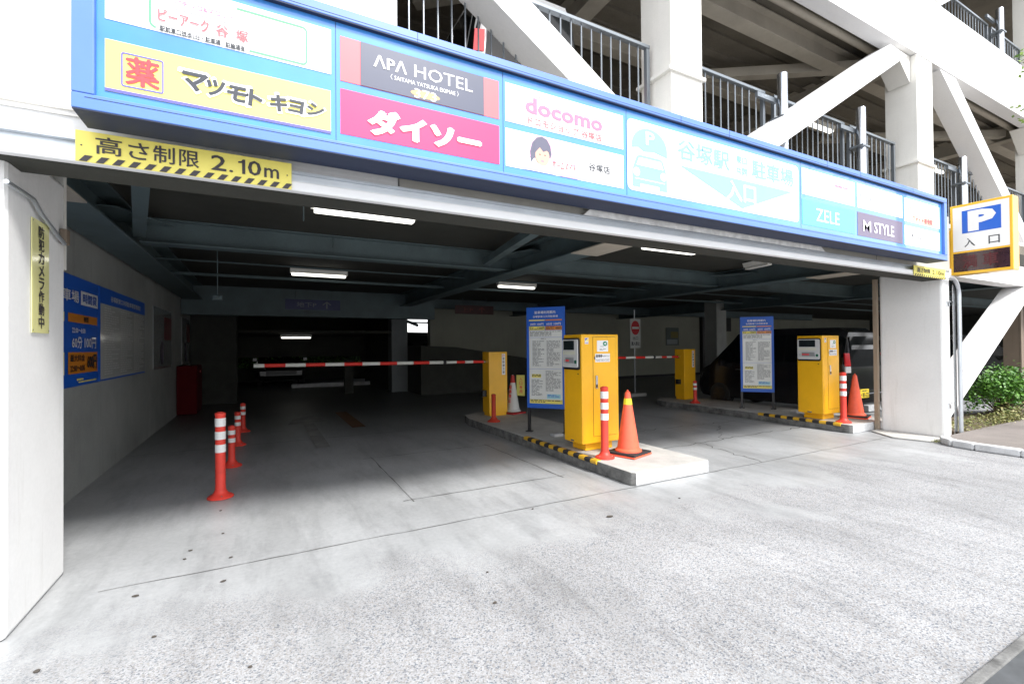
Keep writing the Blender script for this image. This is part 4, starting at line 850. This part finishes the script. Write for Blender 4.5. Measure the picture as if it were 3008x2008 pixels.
# ================================================================== cars
def car(name, x, y, z, rz, L, Wd, H, body_m, label, cat='car', kind='kei', plate=None, group=None):
    e = empty(name, (x, y, z), label, cat, group, rz)     # local: nose +Y, rear -Y, origin at centre
    hw = Wd/2; hl = L/2
    if kind == 'kei': st = [(-1, .55, .95, 1.0), (-.985, .35, 1.0, 1.45), (-.95, .30, 1.02, H-.12), (-.86, .24, 1.03, H-.02), (-.3, .22, 1.03, H), (.2, .22, 1.02, H-.01), (.42, .22, 1.0, H-.10), (.66, .22, .98, 1.28), (.78, .22, .96, 1.02), (.93, .25, .86, .90), (.985, .32, .7, .74), (1, .42, .58, .6)]
    else: st = [(-1, .5, .82, .84), (-.97, .35, .92, .96), (-.80, .24, .95, 1.02), (-.60, .22, .95, 1.25), (-.35, .22, .94, H), (.1, .22, .94, H), (.30, .22, .93, H-.12), (.50, .22, .92, .98), (.75, .22, .84, .88), (.94, .26, .72, .76), (1, .42, .58, .6)]
    m_ = MB(); rings = []
    for (t, zb, zs, zt) in st:
        yy = t*hl; k = 1-.10*max(0, abs(t)-.85)/.15
        wb = hw*k*.97; wm = hw*k; wt = wm-(.16 if zt > 1.2 else .04)*min(1, (zt-zs)/.5 if zt > zs else 0)-.01
        ring = [(-wb, yy, zb), (-wm, yy, zb+.12), (-wm, yy, (zb+zs)/2+.05), (-wm*.995, yy, zs), (-wt, yy, zs+(zt-zs)*.86), (-wt*.88, yy, zt), (wt*.88, yy, zt), (wt, yy, zs+(zt-zs)*.86), (wm*.995, yy, zs), (wm, yy, (zb+zs)/2+.05), (wm, yy, zb+.12), (wb, yy, zb)]
        rings.append((m_.vs(ring), ring))
    n = 12
    for i in range(len(st)-1):
        for j in range(n):
            q = (j+1) % n; m_.f.append((rings[i][0]+j, rings[i][0]+q, rings[i+1][0]+q, rings[i+1][0]+j)); m_.m.append(0)
    m_.f.append(tuple(rings[0][0]+j for j in range(n))); m_.m.append(0); m_.f.append(tuple(rings[-1][0]+j for j in reversed(range(n)))); m_.m.append(0)
    m_.build('body', body_m, e, smooth=True)
    def lerp_side(i, s, f):  # point on side glass band
        r = rings[i][1]; a, b = (Vector(r[3]), Vector(r[4])) if s < 0 else (Vector(r[8]), Vector(r[7])); p = a.lerp(b, f); p.x += s*.006; return p
    idx = [i for i, v in enumerate(st) if v[3] > 1.2]
    for s in (-1, 1):
        for a, b in zip(idx, idx[1:]):
            pa = [lerp_side(a, s, .12), lerp_side(b, s, .12), lerp_side(b, s, .96), lerp_side(a, s, .96)]
            gap = (pa[1]-pa[0])*.04; pa[0] += gap; pa[3] += gap
            MB().face(pa if s > 0 else pa[::-1]).build('side_window', M_carglass, e)
    # windscreen and rear window
    i1, i0 = idx[-1], idx[-1]+1
    ra, rb = rings[i1-1][1], rings[i0][1]
    MB().face([Vector(ra[5])+Vector((.05, .01, .004)), Vector(ra[6])+Vector((-.05, .01, .004)), Vector(rb[7])+Vector((-.04, .01, .02)), Vector(rb[4])+Vector((.04, .01, .02))]).build('windscreen', M_carglass, e)
    if kind == 'kei': MB().face([(-hw+.15, -hl-.008, 1.04), (hw-.15, -hl-.008, 1.04), (hw-.24, -hl*.965-.016, H-.20), (-hw+.24, -hl*.965-.016, H-.20)]).build('rear_window', M_carglass, e)
    else: MB().face([(-hw+.2, -hl*.80+.02, 1.03), (hw-.2, -hl*.80+.02, 1.03), (hw-.28, -hl*.38-.02, H-.05), (-hw+.28, -hl*.38-.02, H-.05)]).build('rear_window', M_carglass, e)
    for s in (-1, 1):
        if kind == 'kei': MB().prism([(s*(hw-.13), -hl-.005, 1.06), (s*(hw-.02), -hl*.98, 1.06), (s*(hw-.05), -hl*.965, 1.31), (s*(hw-.15), -hl*.985, 1.31)], (0, -.02, 0)).build('tail_lamp', M_tail, e); MB().prism([(s*(hw-.13), -hl-.005, .93), (s*(hw-.02), -hl*.98, .93), (s*(hw-.02), -hl*.98, 1.05), (s*(hw-.13), -hl-.005, 1.05)], (0, -.02, 0)).build('reverse_lamp', mat('clear lens', (.6, .62, .64), .2, coat=1.), e)
        else: MB().box(s*hw*.55, -hl-.01, .72, s*(hw-.04), -hl+.05, .84).build('tail_lamp', M_tail, e)
        MB().prism([(s*(hw-.30), hl-.03, .66), (s*(hw-.05), hl-.10, .68), (s*(hw-.04), hl-.16, .80), (s*(hw-.26), hl-.06, .80)], (0, .03, 0)).build('headlight', M_chrome, e)
        MB().box(s*(hw+.01), hl*.52, .98, s*(hw+.17), hl*.56, 1.12).build('door_mirror', body_m, e, bevel=.01)
        for t in (-.62, .62):
            w_ = MB(); cy = t*hl; c = []
            R_ = .285
            w_.prism([(s*(hw-.17), cy+R_*math.cos(a*math.pi/12), R_+R_*math.sin(a*math.pi/12)) for a in range(24)], (s*.185, 0, 0)); wo = w_.build('wheel', M_tyre, e, bevel=.015)
            MB().prism([(s*(hw+.017), cy+R_*.62*math.cos(a*math.pi/10), R_+R_*.62*math.sin(a*math.pi/10)) for a in range(20)], (s*.008, 0, 0)).build('rim', M_rimdark, wo)
            for k in range(5):
                a = k*2*math.pi/5; MB().bar((s*(hw+.028), cy+.03*math.cos(a), R_+.03*math.sin(a)), (s*(hw+.028), cy+.17*math.cos(a), R_+.17*math.sin(a)), .03, .012, up=(1, 0, 0)).build('spoke', M_rimdark, wo)
        for yy_ in (-.1, .32 if kind == 'kei' else .25): MB().box(s*(hw+.001), yy_*hl-.07, .90, s*(hw+.022), yy_*hl+.07, .925).build('door_handle', M_chrome, e)
    B(-hw+.05, -hl-.05, .30, hw-.05, -hl+.04, .52).build('rear_bumper', body_m, e, bevel=.03)
    B(-hw+.15, -hl-.052, .54, hw-.15, -hl-.02, .56).build('bumper_trim', M_chrome, e)
    B(-hw+.30, hl-.02, .45, hw-.30, hl+.02, .62).build('grille', M_black, e, bevel=.01)
    if plate:
        pl = B(-.40, -hl-.075, .43, -.08, -hl-.051, .60).build('number_plate', plate[0], e)
        text_xz(plate[1], -.375, -.10, .445, .53, -hl-.078, pl, P_ink, bold=.02); smallprint([(-.33, -.15, .55, .578)], -hl-.078, pl, P_ink, .018, .01)
    return e
M_rimdark = mat('dark rim', (.05, .05, .055), .3, metal=.8)
car('parked_car', 10.70, 6.72, .004, 0, 3.5, 1.50, 1.84, M_carblack, 'black tall wagon with yellow plate parked behind the right island', plate=(M_plate, '・81-22'))
car('parked_van', 2.66, 5.95, 3.49, 0, 3.1, 1.50, 2.05, M_carwhite, 'white van with red tail lamps parked upstairs behind the bars', 'van', plate=(M_plate, '20-15') if False else None)
car('parked_car', 5.35, 19.6, .70, R(12), 4.3, 1.7, 1.42, M_carblack, 'dark sedan outlined against the bright opening at the back', kind='sedan')
car('parked_car', .7, 23.0, .004, R(180), 4.2, 1.7, 1.45, M_carblack, 'dark car beyond the low opening at the far left', kind='sedan')
car('parked_car', 3.0, 23.0, .004, R(180), 4.0, 1.66, 1.45, M_carblack, 'dark car beyond the low opening at its right end', kind='sedan') if False else None
car('parked_car', 18.6, 6.6, .004, R(180), 3.9, 1.66, 1.75, M_cargrey, 'grey car parked behind the lower white brace at right', plate=None)
for x, y, lb in ((11.6, 5.35, 'concrete wheel stop behind the plain orange cone'), (16.2, 5.0, 'pale concrete wheel stop right of the lower white brace')):
    o = MB().prism([(x, y, .02), (x+.55, y, .02), (x+.52, y+.02, .15), (x+.03, y+.02, .15)], (0, .13, 0)).build('wheel_stop', M_kerbwhite, bevel=.01); tag(o, lb, 'wheel stop')
o = B(1.0, 19.6, .004, 3.9, 19.75, .14).build('wheel_stop', M_kerbwhite, bevel=.01); tag(o, 'long pale kerb block in front of the low far opening', 'wheel stop')

# ================================================================== right side: post, banner, bush, weeds, tree
o = MB().hbeam((0, 0, 0), (0, 0.0001, 0), 0, 0) if False else None
e = empty('brown_post', (16.4, 4.3, 0), 'brown steel post behind the bush at the right edge', 'post'); B(0, 0, 0, .30, .30, 2.9).build('post_body', M_brown, e, bevel=.01); B(-.01, -.03, 0, .06, -.001, 2.9).build('post_flange', M_brown, e)
e = empty('translucent_banner', (17.0, 4.35, .55), 'pale translucent notice sheet at the right edge behind the bush', 'banner'); B(0, 0, 0, 2.2, .01, 1.25).build('sheet', mat('milky sheet', (.42, .44, .46), .4, var=.1, vscale=4), e)
text_xz('おことわり', .1, 1.7, .95, 1.12, -.003, e, P_royal, bold=.02); MB().face([(.1, -.003, .35), (.5, -.003, .35), (.5, -.003, .75), (.1, -.003, .75)]).build('grey_block', P_grey, e); smallprint([(.6, 1.9, .2, .85)], -.003, e, P_lines, .03, .04)
def leaf(mb_, c, s, rr):
    a = rr.random()*6.28; el = rr.uniform(-.6, .9); d = Vector((math.cos(a)*math.cos(el), math.sin(a)*math.cos(el), math.sin(el))); sd_ = d.cross(Vector((rr.uniform(-1, 1), rr.uniform(-1, 1), 1.2))).normalized()
    c = Vector(c); mb_.face([c, c+d*s*.5+sd_*s*.28, c+d*s, c+d*s*.5-sd_*s*.28])
rr = random.Random(11)
e = empty('garden_bush', (13.1, 3.65, .06), 'leafy green bush in the planting bed right of the glass panel', 'bush')
st_ = MB(); lf = MB()
tips = []
for k in range(70):
    a = rr.random()*6.28; rad = rr.uniform(.1, 1.25)**.8; p = Vector((rad*math.cos(a)*.82, rad*math.sin(a)*.40, 0)); hgt_ = (.86-.38*(rad/1.25)**2)*rr.uniform(.75, 1.12)
    tip = Vector((p.x, p.y, hgt_)); st_.tube([(p.x*.15, p.y*.2, 0), (p.x*.6, p.y*.6, hgt_*.5), tip], [.012, .008, .003], 5); tips.append(tip)
for tip in tips:
    for j in range(95):
        q = rr.random()**1.3; c = tip+Vector((rr.gauss(0, .12), rr.gauss(0, .09), rr.gauss(-.06, .10)-q*.18)); 
        if c.z > .03: leaf(lf, c, rr.uniform(.04, .085), rr)
st_.build('stems', M_bark, e); o = lf.build('foliage', M_leaf, e)
lf = MB()
for k in range(1500):
    c = (rr.uniform(9.95, 12.4), rr.uniform(3.2, 3.75), .06+abs(rr.gauss(0, .05))); leaf(lf, c, rr.uniform(.02, .06), rr)
for k in range(900):
    c = (rr.gauss(12.0, .35), rr.gauss(3.3, .08), .06+abs(rr.gauss(0, .13))); leaf(lf, c, rr.uniform(.02, .06), rr)
o = lf.build('weeds', M_weed); o['kind'] = 'stuff'; o['label'] = 'low yellow green weeds in front of the bush'
lf = MB()
for k in range(500): leaf(lf, (rr.uniform(8.85, 9.35), rr.uniform(3.2, 3.28), .02+abs(rr.gauss(0, .01))), rr.uniform(.008, .02), rr)
o = lf.build('moss', M_weed); o['kind'] = 'stuff'; o['label'] = 'thin moss at the foot of the right pillar'
e = empty('street_tree', (11.6, 1.2, .09), 'street tree reaching a few leafy twigs in at the right edge', 'tree')
MB().tube([(0, 0, 0), (.05, .0, 1.6), (0, .05, 3.2), (-.15, .1, 4.6), (-.2, .15, 6.2)], [.12, .10, .08, .055, .02], 10).build('trunk', M_bark, e, smooth=True)
tw = MB(); lf = MB()
ends = [(-1.72, 1.28, 5.60), (-1.68, 1.27, 5.42), (-1.9, 1.25, 4.72), (.8, .6, 6.2), (1.2, -.5, 5.8), (.4, -1.2, 6.4), (.5, .3, 7.0), (1.3, .5, 5.2), (-.2, -1.1, 5.2), (0, 0, 6.8)]
for ex in ends:
    ex = Vector(ex); s0 = Vector((-.15, .1, min(4.6, ex.z-.6))); md = s0.lerp(ex, .55)+Vector((0, 0, .12)); tw.tube([s0, md, ex], [.03, .015, .004], 6)
    edge_ = ex.x < -1.5
    for j in range(22 if edge_ else 260):
        c = ex+(Vector((rr.gauss(0, .055), rr.gauss(0, .05), rr.gauss(0, .09))) if edge_ else Vector((rr.gauss(0, .38), rr.gauss(0, .38), rr.gauss(0, .3))))
        leaf(lf, c, rr.uniform(.05, .09), rr)
tw.build('branches', M_bark, e); lf.build('crown', M_treeleaf, e)
# plain unseen building added across the street to darken reflections in sign and car
e = empty('reflection_building', (55, -24, 0), 'dark low building across the street added unseen for reflections', 'building')
B(-33, -6, 0, 45, 0, 7.5).build('wall', mat('brown grey wall', (.10, .095, .09), .8, var=.2), e)
for i in range(22): B(-31+i*3.4, .001, 4.6, -29.2+i*3.4, .05, 6.2).build('window', M_carglass, e)
# hedge beyond the far opening
lf = MB()
for k in range(3000): leaf(lf, (rr.uniform(-1.5, 4.0), rr.gauss(22.2, .15), rr.uniform(.7, 1.25)), rr.uniform(.06, .12), rr)
o = lf.build('far_hedge', M_leaf); tag(o, 'dim green hedge beyond the low far opening', 'hedge')
